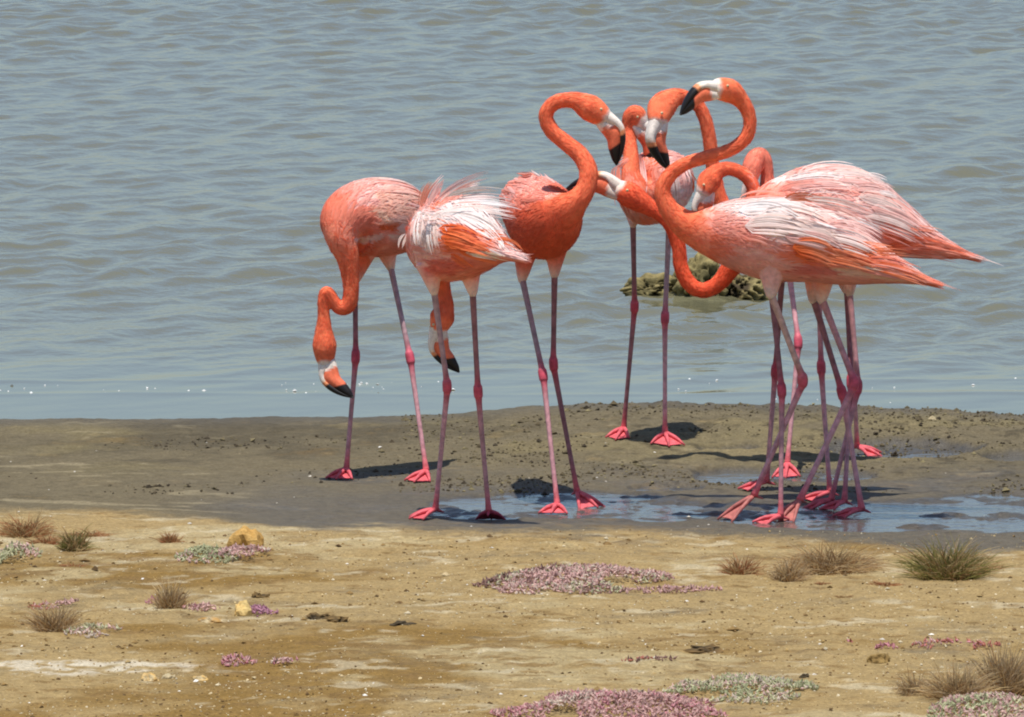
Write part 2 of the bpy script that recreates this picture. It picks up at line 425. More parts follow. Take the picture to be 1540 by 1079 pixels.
class Acc:
    def __init__(self): self.V = []; self.F = []; self.C = []; self.M = []
    def add(self, V, F, c, mat=0):
        o = len(self.V); self.V += [tuple(v) for v in V]; self.F += [tuple(i+o for i in f) for f in F]
        c = np.asarray(c)
        self.C += [c]*len(V) if c.ndim == 1 else list(c)
        self.M += [mat]*len(F)
    def mesh(self, name, smooth=True):
        me = mesh_np(name, self.V, self.F, np.array(self.C), smooth)
        me.polygons.foreach_set('material_index', self.M); return me

# bill profile, millimetre-like units of 1 px at 475 px/m, (forward, chinward)
RIDGE = [(-9, -13), (6, -13), (20, -12), (31, -8), (42, 2), (50, 14), (56, 28), (59.5, 42)]
COMM = [(-9, 3), (6, 2), (18, -2), (28, 0), (37, 9), (46, 20), (53, 31), (58.8, 42.5)]
CHIN = [(-9, 15), (4, 19), (15, 21), (24, 24), (32, 31), (41, 37), (49, 41.5), (58, 44)]
BWID = [12, 11.5, 10.5, 10, 9, 7.5, 5.5, 2.0]
def bill(parent, base, F_, D_, scale, tiponly=False):
    U = scale/475.0
    F_ = norm(np.array(F_)); D_ = np.array(D_); D_ = norm(D_-F_*np.dot(D_, F_)); S_ = np.cross(F_, D_)
    def half(A, B, name, wk, low):
        A_ = catmull([list(a)+[w_] for a, w_ in zip(A, BWID)], 4); B_ = catmull(B, 4)
        V = []; F = []; C_ = []; ring = 10
        for i in range(len(A_)):
            a = A_[i, :2]; b_ = B_[i]; mid = (a+b_)/2; hv = (a-b_)/2; wd = A_[i, 2]*wk
            for k in range(ring):
                # D-shaped section: flat where the two halves of the bill meet
                if k < 7:
                    an = math.pi*k/6; sd = wd*math.copysign(abs(math.cos(an))**0.75, math.cos(an)); e_ = math.sin(an)**0.7
                else:
                    sd = wd*(-0.5+0.5*(k-7)); e_ = 0.0
                q = (b_+(a-b_)*e_) if not low else (a+(b_-a)*e_)
                V.append(np.array(base)+U*(F_*q[0]+D_*q[1]+S_*sd))
                u_ = q[0]+q[1]*0.35
                BFACE = np.array(lin((248, 236, 222)))*(0.92+0.13*math.sin(k*2.9+i*0.35))
                BLK = np.array([0.014, 0.012, 0.012])
                if low: cc = BFACE if u_ < 13+2*math.sin(k*2.3) else ORANGE*0.95 if u_ < 46+1.5*math.sin(k*1.7) else BLK
                else: cc = BFACE if u_ < 24+2*math.sin(k*1.9) else BFACE*np.array((1, .86, .75)) if u_ < 30 else np.array(lin((236, 150, 100))) if u_ < 36 else BLK
                C_.append(cc)
        for i in range(len(A_)-1):
            for k in range(ring):
                k2 = (k+1) % ring; F.append((i*ring+k, i*ring+k2, (i+1)*ring+k2, (i+1)*ring+k))
        F.append(tuple(range(ring))); F.append(tuple((len(A_)-1)*ring+k for k in reversed(range(ring))))
        me = mesh_np(name, V, F, np.array(C_)); link(name, me, M_BILL, parent)
    half(RIDGE, COMM, 'upper_bill', 1.0, False)
    half(COMM, CHIN, 'lower_bill', 0.93, True)
    # eyes on both cheeks
    for sgn in (-1, 1):
        bm = bmesh.new(); bmesh.ops.create_uvsphere(bm, u_segments=10, v_segments=8, radius=0.0048*scale)
        me = bpy.data.meshes.new('eye'); bm.to_mesh(me); bm.free()
        out = S_*sgn
        ca = me.color_attributes.new('Col', 'FLOAT_COLOR', 'POINT')
        for i, v in enumerate(me.vertices):
            dn = np.dot(norm(np.array(v.co)), out)
            ca.data[i].color = (0.01, 0.01, 0.01, 1) if dn > 0.93 else (0.75, 0.62, 0.36, 1)
        pos = np.array(base)+U*(F_*(-14)+D_*(-7)+S_*sgn*15.5)
        o = link('eye', me, M_EYE, parent); o.location = pos

def skin_body(lofts, tubes_, voxel=0.0052):
    """weld the swept torso-neck-head and the thighs into one continuous surface"""
    acc = Acc()
    for V, F in lofts+tubes_: acc.add(V, F, (1, 1, 1))
    me = mesh_np('weld', acc.V, acc.F, None)
    o = bpy.data.objects.new('weld', me); col.objects.link(o)
    r = o.modifiers.new('r', 'REMESH'); r.mode = 'VOXEL'; r.voxel_size = voxel; r.use_smooth_shade = True
    s_ = o.modifiers.new('s', 'SMOOTH'); s_.factor = 0.5; s_.iterations = 5
    bpy.context.view_layer.update()
    dg = bpy.context.evaluated_depsgraph_get(); ev = o.evaluated_get(dg); m2 = ev.to_mesh()
    V = np.empty(len(m2.vertices)*3, np.float32); m2.vertices.foreach_get('co', V); V = V.reshape(-1, 3).astype(float)
    F = [tuple(p.vertices) for p in m2.polygons]
    ev.to_mesh_clear(); bpy.data.objects.remove(o); bpy.data.meshes.remove(me)
    return V, F

def foot(acc, base, heading, spread=34, L=0.088, tip=0.0, colr=None):
    """three webbed toes and a short hind toe; base is the joint above the ground"""
    cF = np.array(lin((214, 96, 102))) if colr is None else colr
    tips = []
    for k, da in enumerate((-spread, 0, spread)):
        a = math.radians(heading+da); l = L*(1.08 if da == 0 else 0.95)
        x = base[0]+math.sin(a)*l; y = base[1]-math.cos(a)*l
        tips.append(np.array([x, y, tz(x, y)+0.005]))
    b0 = np.array(base)
    mids = []
    for tp in tips:
        mid = b0*0.45+tp*0.55+np.array([0, 0, 0.006]); mids.append(mid)
        V, F, _ = tube([b0, mid, tp], [0.0085, 0.0065, 0.0035], 7, 3); acc.add(V, F, cF, 1)
    for a_, b_ in ((0, 1), (1, 2)):
        # web: concave sheet with a little thickness between neighbouring toes
        rows = []
        for f in (0.12, 0.45, 0.72, 0.9):
            pa = b0*(1-f)+tips[a_]*f; pb = b0*(1-f)+tips[b_]*f; ff = f*(0.93 if f > 0.8 else 1)
            pm = b0*(1-ff)+(tips[a_]+tips[b_])/2*ff-np.array([0, 0, 0.003])
            rows.append((pa, pm, pb))
        V = [p for r_ in rows for p in r_]; V2 = [p-np.array([0, 0, 0.002]) for p in V]; F = []
        n0 = len(V)
        for i in range(len(rows)-1):
            for j in range(2):
                q = (3*i+j, 3*i+j+1, 3*i+j+4, 3*i+j+3); F.append(q); F.append(tuple(v+n0 for v in reversed(q)))
        acc.add(V+V2, F, cF*1.08, 1)
    a = math.radians(heading+180); hp = b0+np.array([math.sin(a)*0.03, -math.cos(a)*0.03, -0.012])
    V, F, _ = tube([b0, (b0+hp)/2, hp], [0.006, 0.005, 0.002], 6, 2); acc.add(V, F, cF*0.9, 1)

def leg(acc, Y0, hip, hipY, end, knee, ft, heading, hue=LEG_G, hue2=LEG_P, rise=0.03, L=0.088, footcol=None, spread=34, w_=1.0, via=None):
    """bare leg from the feathered thigh through the ankle joint to the foot; returns the thigh tube"""
    s = mpp(Y0)
    g = ground(*ft[:2]); base = np.array([g.x, g.y, g.z+rise])
    if len(ft) > 2: base = np.array(at(ft[2], ft[3], g.y)); base[2] = max(base[2], g.z+0.02)
    he = np.array(at(end[0], end[1], Y0+hipY)); kn = np.array(at(knee[0], knee[1], (Y0+hipY)*0.45+base[1]*0.55))
    hp = np.array(at(hip[0], hip[1], Y0+hipY*0.8))
    d1 = norm(kn-he); d2 = norm(base-kn); r = 0.0088*w_
    p = [he-d1*0.03, he*0.55+kn*0.45, kn-d1*0.042, kn-d1*0.016, kn+d2*0.012, kn+d2*0.040, kn*0.5+base*0.5, base-d2*0.05, base]
    rad = [r*1.25, r*0.98, r*1.05, r*1.62, r*1.62, r*1.08, r*0.86, r*0.9, r*1.25]
    V, F, c = tube(p, rad, 10, 5)
    C_ = []
    L1 = np.linalg.norm(kn-he); L2 = np.linalg.norm(base-kn)
    for v in V:
        v = np.asarray(v); dk = np.linalg.norm(v-kn); db = np.linalg.norm(v-base)
        up = np.dot(v-kn, -d1) > 0
        c_ = hue if up else hue2
        k = math.exp(-(dk/0.05)**2); c_ = c_*(1-k)+LEG_R*k
        k = math.exp(-(db/0.06)**2); c_ = c_*(1-k)+np.array(lin((222, 98, 104)))*k
        C_.append(c_)
    acc.add(V, F, np.array(C_), 1)
    foot(acc, base, heading, spread, L, colr=footcol)
    tv, tf, _ = tube([hp, hp*0.5+he*0.5, he-d1*0.005, he+d1*0.012], [0.046*w_, 0.030*w_, 0.0165*w_, 0.009], 14, 4)
    return tv, tf, he

def flamingo(spec):
    Y0 = spec['Y']; s = mpp(Y0)
    g = spec['origin']
    root = bpy.data.objects.new('flamingo', None); col.objects.link(root)
    root['label'] = spec['label']; root['category'] = 'flamingo'; root['group'] = 'flamingos gathered at the muddy shore'
    root.location = g; root.empty_display_size = 0.1
    bpy.context.view_layer.update()
    lf = Loft(spec['path'], Y0); nb = spec['nt']*lf.sub            # index where the neck begins
    V, F = lf.mesh()
    acc = Acc(); thighs = []; ends = []
    for L_ in spec['legs']:
        tv, tf, he = leg(acc, Y0, **L_); thighs.append((tv, tf)); ends.append(he)
    BV, BF = skin_body([(V, F)], thighs, spec.get('voxel', 0.0052))
    # natural plumage colours along the bird
    kd = kdtree.KDTree(lf.n)
    for i in range(lf.n): kd.insert(lf.c[i], i)
    kd.balance()
    dors = spec['dorsal']; vent = spec['ventral']; neck = spec.get('neck', ORANGE)
    def field(Pts):
        Pts = np.asarray(Pts, float).reshape(-1, 3)
        qx, qy = project(Pts[:, 0], Pts[:, 1], Pts[:, 2])
        wv = vnoise(qx*0.035+qy*0.02, qy*0.14-qx*0.03, spec['seed'])
        qx = qx+12*wv; qy = qy+5*vnoise(qx*0.05, qy*0.12, spec['seed']+9)
        out = np.zeros((len(Pts), 3)); wt = np.zeros(len(Pts))
        for zx, zy, rx, ry, rot, zc, st_ in spec.get('zones', ()):
            c0 = math.cos(math.radians(rot)); s0 = math.sin(math.radians(rot))
            dx = qx-zx; dy = qy-zy
            r2 = ((dx*c0+dy*s0)/rx)**2+((-dx*s0+dy*c0)/ry)**2
            k = st_*sm(1.5, 0.45, r2)
            out = out*(1-k[:, None])+zc*k[:, None]; wt = wt*(1-k)+k
        return out, wt
    C_ = np.empty((len(BV), 3)); ZC, ZW = field(BV)
    qx, qy = project(BV[:, 0], BV[:, 1], BV[:, 2])
    bb = np.array(at(spec['bill'][0][0], spec['bill'][0][1], Y0+spec['bill'][0][2])); fdir = norm(np.array([spec['bill'][1][0], spec['bill'][1][2], -spec['bill'][1][1]]))
    nz = vnoise(BV[:, 0]*30, BV[:, 2]*45, 5)*0.5+vnoise(BV[:, 1]*30+BV[:, 0]*12, BV[:, 2]*30, 8)*0.5
    for j, v in enumerate(BV):
        _, i, dd = kd.find(v)
        if i >= nb:
            t_ = min(1, (i-nb)/(2.0*lf.sub)); c_ = (0.5*neck+0.5*vent)*(1-t_)+neck*t_
        else:
            up = np.dot(norm(v-lf.c[i]), lf.u[i]); k = min(max(up*0.8+0.55+0.35*nz[j], 0), 1); c_ = vent*(1-k)+dors*k
            f = i/nb
            if f > 0.75: q = (f-0.75)/0.25; c_ = c_*(1-q)+(0.5*neck+0.5*vent)*q
        for he in ends:
            q = math.exp(-(np.linalg.norm(v-he)/0.045)**2)*0.8; c_ = c_*(1-q)+np.array(lin((244, 216, 204)))*q
        c_ = c_*(1-ZW[j])+ZC[j]
        if i > lf.n-3*lf.sub:
            q = np.dot(v-bb, fdir)/s+8+7*nz[j]; q = min(max(q/6, 0), 1)*0.9; c_ = c_*(1-q)+np.array(lin((250, 236, 222)))*q
        C_[j] = c_*(1+0.12*nz[j])
    off = np.array(g)
    body = Acc(); body.add(BV-off, BF, C_, 0)
    body.add([np.array(v)-off for v in acc.V], acc.F, np.array(acc.C), 1)
    me = body.mesh('body'); me.materials.append(M_PLUM); me.materials.append(M_LEG)
    link('body', me, None, root)
    # bill and eyes, in local coordinates of the bird
    b_ = spec['bill']; bx, by, dY = b_[0]
    base = np.array(at(bx, by, Y0+dY))-off
    conv = lambda q: np.array([q[0], q[2], -q[1]])
    bill(root, base, conv(b_[1]), conv(b_[2]), (b_[3] if len(b_) > 3 else 1.0)*s*475/1.0)
    # plumage: short contour feathers lying over the torso
    rnd = random.Random(spec['seed']); pl = Acc()
    tones = spec['tones']
    def tone(i, phi):
        nn_ = (vn1(i*0.16, phi*2.6, spec['seed']+30))*0.7+(vn1(i*0.5, phi*7.0, spec['seed']+31))*0.5
        q_ = min(max((nn_+0.8)/1.6, 0), 0.999)*(len(tones)-1); k_ = int(q_); c1 = tones[k_]*(1-q_+k_)+tones[k_+1]*(q_-k_)
        up = (math.cos(phi)+1)/2
        k = min(max(up*1.25-0.2, 0), 1); return (c1*k+vent*(1-k))*rnd.uniform(0.95, 1.04)
    NB = spec.get('nplum', 0)*4; PP = []; meta = []
    seg = np.linalg.norm(np.diff(lf.c, axis=0), axis=1)
    for q in range(NB):
        i0 = rnd.uniform(0.02, 1.2)*nb; phi = rnd.uniform(-math.pi, math.pi); n_ = 4
        L_ = rnd.uniform(0.035, 0.085)*(0.45 if i0 > 0.8*nb else 1)/max(seg[int(min(i0, lf.n-2))], 0.004); lift = abs(rnd.gauss(0, 0.0011))+spec.get('ruff', 0)*0.06*max(0, rnd.gauss(0, 1))*(math.cos(phi) > 0.2)
        dr = rnd.uniform(-0.16, 0.16); P = []; N_ = []
        for k in range(n_):
            f = k/(n_-1); ii = i0-f*L_; ph = phi+dr*f; nn = lf.normal(max(ii, 0), ph)
            P.append(lf.surf(ii, ph, 1.0)+nn*(0.001+lift*f*f)); N_.append(nn)
        PP.append(P[1]); meta.append((P, N_, i0, phi))
    for q in range(int(spec.get('nneck', 1250))):
        i0 = rnd.uniform(nb*1.05, lf.n-1-1.6*lf.sub); phi = rnd.uniform(-math.pi, math.pi)
        L_ = rnd.uniform(0.010, 0.020)/max(seg[int(min(i0, lf.n-2))], 0.002); lift = abs(rnd.gauss(0, 0.0011)); dr = rnd.uniform(-0.3, 0.3)
        P = []; N_ = []
        for k in range(3):
            f = k/2; ii = i0-f*L_; ph = phi+dr*f; nn = lf.normal(ii, ph); P.append(lf.surf(ii, ph, 1.0)+nn*(0.0002+lift*f)); N_.append(nn)
        Vr, Fr = ribbon(P, N_, [0.0008, 0.0016, 0.0004], 0.2)
        fr = min(1, (i0/nb-1)*2.5); jn = 1+0.16*vn1(i0*0.35, phi*1.5, spec['seed']+50)
        pl.add([np.array(v)-off for v in Vr], Fr, (neck*fr+(0.5*neck+0.5*vent)*(1-fr))*jn*rnd.uniform(0.88, 1.08))
    if NB: FC, FW = field(PP)
    for q, (P, N_, i0, phi) in enumerate(meta):
        c_ = tone(i0, phi)
        fr = i0/nb
        if fr > 0.75: k = min(1, (fr-0.75)/0.25); c_ = c_*(1-k)+((0.5*neck+0.5*vent) if fr < 1 else neck*min(1, (fr-1)*4)+(0.5*neck+0.5*vent)*max(0, 1-(fr-1)*4))*k
        k = FW[q]*0.85; c_ = c_*(1-FW[q])+FC[q] if FW[q] < 0.02 else c_*(1-k)+FC[q]/FW[q]*k
        Vr, Fr = ribbon(P, N_, leafw(4, rnd.uniform(0.0014, 0.0030), 0.1, 0.25))
        pl.add([np.array(v)-off for v in Vr], Fr, c_*rnd.uniform(0.93, 1.05))
    if spec.get('nplum', 0):
        o = link('plumage', pl.mesh('plumage'), M_FEA, root, kind='stuff')
    from mathutils.bvhtree import BVHTree
    bvh = BVHTree.FromPolygons([tuple(v) for v in BV], BF)
    # larger wing feathers, each one a piece of the wing
    if spec.get('nfeat', 0) or spec.get('strokes'):
        # the folded wing's bed: a low shell over each flank
        wa = Acc()
        for sg in (-1, 1):
            rows = []; nu, nv = 14, 9
            for a in range(nu):
                for c2 in range(nv):
                    fi = a/(nu-1); fj = c2/(nv-1)
                    ph = sg*(0.12+1.45*fj*(0.75+0.25*math.sin(math.pi*fi)))
                    edge = math.sin(math.pi*min(max(fi, 0.02), 0.98))**0.5*math.sin(math.pi*(0.5+0.5*fj) if fj > 0.5 else math.pi/2)
                    rows.append(lf.surf((0.10+0.68*fi)*nb, ph, 0.975+0.035*edge)-off)
            Fq = [(a*nv+c2, a*nv+c2+1, (a+1)*nv+c2+1, (a+1)*nv+c2) for a in range(nu-1) for c2 in range(nv-1)]
            fc, fw = field(np.array(rows)+off)
            wa.add(rows, Fq, [dors*(1-fw[j])+fc[j] for j in range(len(rows))])
        wing = link('wing', wa.mesh('wing'), M_FEA, root)
        for q in range(spec.get('nfeat', 0)):
            fi = rnd.uniform(0.16, 0.74); sg = rnd.choice((-1, 1)); phi = sg*abs(rnd.gauss(0.55, 0.45))
            if abs(phi) > 1.55: phi = sg*rnd.uniform(0.2, 1.3)
            i0 = fi*nb; L_ = rnd.uniform(0.9, 1.9)*lf.sub*spec.get('flen', 1.0); n_ = 7
            lift = rnd.uniform(0.02, 0.07)+spec.get('ruff', 0)*rnd.random(); dr = rnd.uniform(-0.22, 0.22)
            P = []; N_ = []
            for k in range(n_):
                f = k/(n_-1); ii = i0-f*L_; ph = phi+dr*f
                P.append(lf.surf(ii, ph, 1.02+lift*f*f)-off); N_.append(lf.normal(max(ii, 0), ph))
            c_ = tones[rnd.randrange(len(tones))]*rnd.uniform(0.92, 1.06)
            fc, fw = field(P[3]+off); k = fw[0]*0.75
            if fw[0] > 0.02: c_ = c_*(1-k)+fc[0]/fw[0]*k
            Vr, Fr = ribbon(P, N_, leafw(n_, rnd.uniform(0.003, 0.0065), 0.1, 0.1))
            link('feather', mesh_np('feather', Vr, Fr, np.array([c_]*len(Vr))), M_FEA, wing)
        for st in spec.get('strokes', ()):
            x0, y0, d0, x1, y1, d1_, wd, bend, c_ = st[:9]
            a = np.array(at(x0, y0, Y0+d0)); b2 = np.array(at(x1, y1, Y0+d1_)); n_ = 9
            dv = b2-a; pr = norm(np.cross(dv, np.array([0, -1.0, 0]))); P = []; N_ = []
            tilt = rnd.uniform(-0.3, 0.5)
            cpos = CAM; n_ = 7; Vr = []; Fr = []; cc = []
            c2 = st[9] if len(st) > 9 else c_
            nst = 14 if wd > 9 else 11 if wd > 6 else 8
            CP = []; CN = []; CU = []; lastd = None
            for k in range(n_):
                f = k/(n_-1); p_ = a+dv*f+pr*s*(-bend*math.sin(math.pi*f))
                dr_ = norm(p_-cpos); hit = bvh.ray_cast(Vector(cpos), Vector(dr_))
                if hit[0] is not None and abs(hit[0].y-Y0) < 0.6:
                    p_ = np.array(hit[0])-dr_*(0.004+0.006*f)+np.array(hit[1])*0.002; nn = norm(np.array(hit[1])+np.array([0, -0.5, 0.1])); lastd = p_[1]
                else:
                    if lastd is not None: p_ = cpos+dr_*((lastd-cpos[1])/dr_[1])
                    nn = norm(np.array([0, -1.0, 0.15])+pr*tilt)
                CP.append(p_); CN.append(nn)
            CP = np.array(CP); CN = np.array(CN)
            for q in range(2):
                CP[1:-1, 1] = 0.25*CP[:-2, 1]+0.5*CP[1:-1, 1]+0.25*CP[2:, 1]; CN[1:-1] = 0.25*CN[:-2]+0.5*CN[1:-1]+0.25*CN[2:]
            CT = np.gradient(CP, axis=0)
            for m_ in range(nst):
                oc = ((m_-(nst-1)/2)/max(nst-1, 1))*0.9+rnd.gauss(0, 0.22); lenf = rnd.uniform(0.62, 1.0); j_ = rnd.uniform(0.0, 0.25) if m_ else 0; tn = rnd.gauss(0, 0.35); cr = rnd.gauss(0, 1.2); lf_ = rnd.uniform(0, 0.0014)
                P = []; N_ = []
                for k in range(n_):
                    f = lenf*k/(n_-1); q = f*(n_-1); k0 = min(int(q), n_-2); r_ = q-k0
                    p_ = CP[k0]*(1-r_)+CP[k0+1]*r_; nn = norm(CN[k0]*(1-r_)+CN[k0+1]*r_); sd_ = norm(np.cross(CT[k0], nn))
                    wv_ = 0 if k == 0 else wd*1.5*oc*(0.35+0.65*math.sin(math.pi*min(0.15+0.66*f, 1)))+cr*f*f
                    P.append(p_+sd_*s*wv_+nn*lf_*min(1, k)*(0.4+0.6*f)-off); N_.append(norm(nn+sd_*tn))
                V1, F1 = ribbon(P, N_, leafw(n_, max(wd*s*0.10, 0.0016)*rnd.uniform(0.8, 1.3), 0.06, 0.12), 0.3)
                if m_ == 0: Vr += V1; Fr += F1; idx_ = list(range(len(V1)))
                else:
                    o_ = len(Vr)-3; Vr += V1[3:]; Fr += [tuple(q if q < 3 else q+o_ for q in f1) for f1 in F1]
                jit = rnd.uniform(0.90, 1.06)*(1+0.10*rnd.gauss(0, 1)*np.array((0.1, 0.6, 0.8)))
                for j in range(0 if m_ == 0 else 3, len(V1)):
                    f = (j//3)/(n_-1); cc.append((c_*(1-f)+c2*f)*jit)
            link('feather', mesh_np('feather', Vr, Fr, np.array(cc)), M_FEA, wing)
    return root

def Yrow(px_, row): return ground(px_, row).y
BIRDS = []
# A: head hanging to the water's edge, body turned a little to the camera
Y = Yrow(580, 719)
Z_A = [(560, 285, 60, 22, 5, PINK, .6), (592, 312, 34, 26, 30, CREAM*.5+CORAL*.5, .7), (505, 335, 34, 60, 0, CORAL*.5+ORANGE*.5, .7), (530, 330, 24, 40, 10, CORAL, .6),
       (606, 350, 22, 16, 40, PALE, .8), (584, 340, 9, 8, 0, HOT*.8, .9), (560, 358, 24, 5, -12, PALE, .7), (545, 300, 26, 12, -20, PINK, .7), (568, 325, 20, 7, 25, CREAM, .5)]
BIRDS.append(dict(Y=Y, zones=Z_A, origin=ground(580, 719), seed=1, nt=4, dorsal=PINK*0.5+CORAL*0.5, ventral=CORAL, nplum=900, nfeat=70, flen=1.0,
    label='coral flamingo reaching its head down with a hooked neck beside bare mud',
    tones=[PINK, CORAL, CREAM, PALE, CORAL, PINK],
    path=[(652, 345, .30, 12), (626, 336, .22, 38, 36), (588, 328, .10, 57, 52), (550, 328, 0, 58, 54), (522, 336, -.08, 47, 42), (515, 358, -.12, 30, 26),
          (522, 385, -.13, 18), (526, 412, -.13, 13.5), (528, 437, -.13, 12), (524, 459, -.13, 11.5), (511, 464, -.13, 10), (500, 450, -.13, 9),
          (491, 439, -.13, 8.8), (486, 452, -.13, 8.5), (487, 475, -.13, 9), (487, 498, -.13, 13), (488, 520, -.13, 18), (489, 538, -.13, 15), (490, 551, -.13, 10)],
    bill=((490, 548, -.13), (0.05, 1, -0.25), (0.9, 0, -0.2), 0.92),
    legs=[dict(hip=(548, 375), hipY=.02, end=(534, 425), knee=(535, 538), ft=(521, 719), heading=-20, hue=LEG_D, hue2=LEG_P*0.8),
          dict(hip=(578, 365), hipY=.08, end=(588, 404), knee=(617, 539), ft=(641, 722), heading=-25)]))
# B: seen from behind, wind in its feathers
Y = Yrow(690, 785)
S = []
for (x0, y0, x1, y1, wd, bd, c_) in [
    (634, 312, 652, 268, 7, 4, CORAL), (640, 314, 670, 266, 8, 3, PINK), (634, 318, 640, 276, 6, -3, CORAL), (648, 316, 662, 272, 7, -2, CORAL), (644, 308, 672, 264, 5, 2, PALE),
    (652, 308, 738, 262, 7, 8, PINK), (660, 306, 736, 268, 6, 6, PALE), (668, 300, 741, 274, 4, 7, PALE), (660, 312, 722, 278, 7, 6, CORAL), (650, 318, 700, 285, 8, 4, HOT),
    (672, 296, 766, 290, 8, 7, WHITE), (668, 304, 776, 300, 9, 7, PALE), (664, 312, 786, 316, 10, 8, WHITE), (660, 320, 782, 326, 10, 7, PALE), (680, 310, 760, 330, 9, 8, PINK),
    (652, 322, 752, 345, 13, 12, WHITE), (650, 330, 748, 352, 13, 10, WHITE), (660, 326, 758, 360, 11, 13, PALE), (672, 330, 756, 372, 9, 14, WHITE), (645, 330, 735, 340, 12, 8, PALE),
    (632, 322, 630, 372, 8, -4, WHITE), (640, 322, 642, 382, 8, -4, PALE), (648, 325, 652, 384, 8, -4, WHITE), (654, 330, 660, 380, 7, -3, PALE), (628, 326, 622, 362, 6, -3, PINK),
    (660, 345, 716, 362, 13, 6, HOT), (664, 356, 724, 372, 13, 6, HOT), (668, 366, 740, 382, 12, 6, HOT), (690, 352, 764, 356, 7, 3, HOT), (700, 362, 782, 360, 6, 4, ORANGE),
    (730, 366, 792, 386, 6, 14, HOT), (720, 372, 796, 386, 6, -8, ORANGE), (700, 380, 768, 392, 7, 2, CREAM), (690, 376, 760, 396, 8, 0, HOT), (716, 376, 780, 384, 5, -6, CORAL),
    (678, 382, 712, 404, 8, 0, HOT), (752, 358, 758, 378, 5, -2, WHITE),
    (612, 352, 604, 376, 5, -2, PALE), (618, 348, 612, 380, 6, -2, PINK), (612, 366, 624, 388, 6, 0, CORAL)]:
    k = 0.5 if y1 < 300 else 1
    S.append((x0, y0, -.16 if x0 > 640 else -.10, x1, y1, -.22 if x1 > 700 else -.17, wd, bd, c_, c_*0.7+WHITE*0.3 if y1 < 345 else c_*0.85+CREAM*0.15))
Z_B = [(690, 330, 60, 26, 8, WHITE, .85), (640, 350, 18, 34, 0, PALE, .9), (695, 365, 40, 20, 10, HOT, .95), (665, 402, 44, 13, -5, CRIMSON, .75), (620, 405, 22, 22, 40, PINK, .7),
       (650, 300, 20, 16, 0, CORAL, .6), (720, 400, 30, 18, 0, CRIMSON*.6+CORAL*.4, .7)]
BIRDS.append(dict(Y=Y, zones=Z_B, swid=0.62, origin=ground(690, 785), seed=2, nt=4, dorsal=PALE, ventral=CORAL*0.85+PINK*0.15, nplum=700, nfeat=30, strokes=S, ruff=0.1,
    label='flamingo seen from behind with pale wind-ruffled wing feathers, head hanging between its legs',
    tones=[PALE, WHITE, PINK, CORAL],
    path=[(768, 384, -.24, 8, 20), (738, 374, -.20, 30, 36), (706, 364, -.10, 54, 54), (676, 360, .03, 64, 60), (656, 364, .15, 52, 48), (650, 380, .22, 36),
          (656, 404, .26, 22), (664, 426, .28, 13), (668, 444, .28, 11), (670, 460, .27, 12.5), (665, 478, .26, 18.5), (660, 494, .25, 14), (657, 503, .25, 10)],
    bill=((657, 501, .25), (-0.12, 1, 0), (1, 0.12, 0), 0.95),
    legs=[dict(hip=(645, 395), hipY=-.02, end=(653, 440), knee=(673, 582), ft=(655, 780), heading=-62, hue2=LEG_P*0.95),
          dict(hip=(705, 395), hipY=-.05, end=(711, 442), knee=(719, 590), ft=(735, 783), heading=175, hue=LEG_D*1.1, hue2=LEG_P*0.75, footcol=LEG_R*0.8)]))
# C: tall bird with the S-shaped neck
Y = Yrow(855, 768)
S = []
for (x0, y0, x1, y1, wd, bd, c_) in [(800, 262, 776, 262, 4, 2, CORAL), (820, 270, 792, 258, 4, 2, CORAL), (834, 276, 812, 259, 4, 2, PINK), (812, 266, 798, 256, 3, 1, PALE), (790, 270, 764, 282, 5, 2, CORAL),
    (812, 300, 776, 300, 4, 3, CORAL)]:
    S.append((x0, y0, .02, x1, y1, .12, wd, bd, c_))
Z_C = [(800, 280, 34, 20, 10, PINK*.5+CORAL*.5, .7), (812, 345, 50, 36, 0, DEEP*.8, .75), (790, 300, 20, 16, 0, CORAL, .6)]
BIRDS.append(dict(Y=Y, zones=Z_C, origin=ground(855, 768), seed=3, nt=4, dorsal=CORAL, ventral=DEEP*0.9, nplum=900, nfeat=40, flen=0.8, strokes=S,
    label='orange flamingo holding an S-shaped neck upright, its head turned toward the tight cluster',
    tones=[CORAL, CORAL, PINK, ORANGE],
    path=[(778, 300, .50, 18), (788, 305, .36, 38), (804, 318, .2, 54, 48), (816, 330, .02, 60, 52), (832, 332, -.10, 50, 44), (850, 318, -.17, 31),
          (867, 303, -.2, 19), (881, 284, -.2, 15), (885, 258, -.19, 14), (873, 234, -.17, 13), (852, 216, -.15, 12), (830, 197, -.14, 11.5), (821, 174, -.14, 11),
          (834, 155, -.14, 11), (862, 151, -.14, 12.5), (886, 162, -.14, 20), (904, 174, -.14, 17), (914, 181, -.14, 11)],
    bill=((910, 178, -.14), (.766, .643, 0), (-.643, .766, 0), 1.0),
    legs=[dict(hip=(790, 372), hipY=.06, end=(786, 422), knee=(817, 565), ft=(838, 773), heading=-12, hue=LEG_G*0.8, hue2=LEG_P*0.85),
          dict(hip=(836, 365), hipY=-.02, end=(834, 414), knee=(832, 549), ft=(868, 765), heading=38, hue=LEG_D, hue2=LEG_D*1.1, rise=0.055, L=0.1)]))
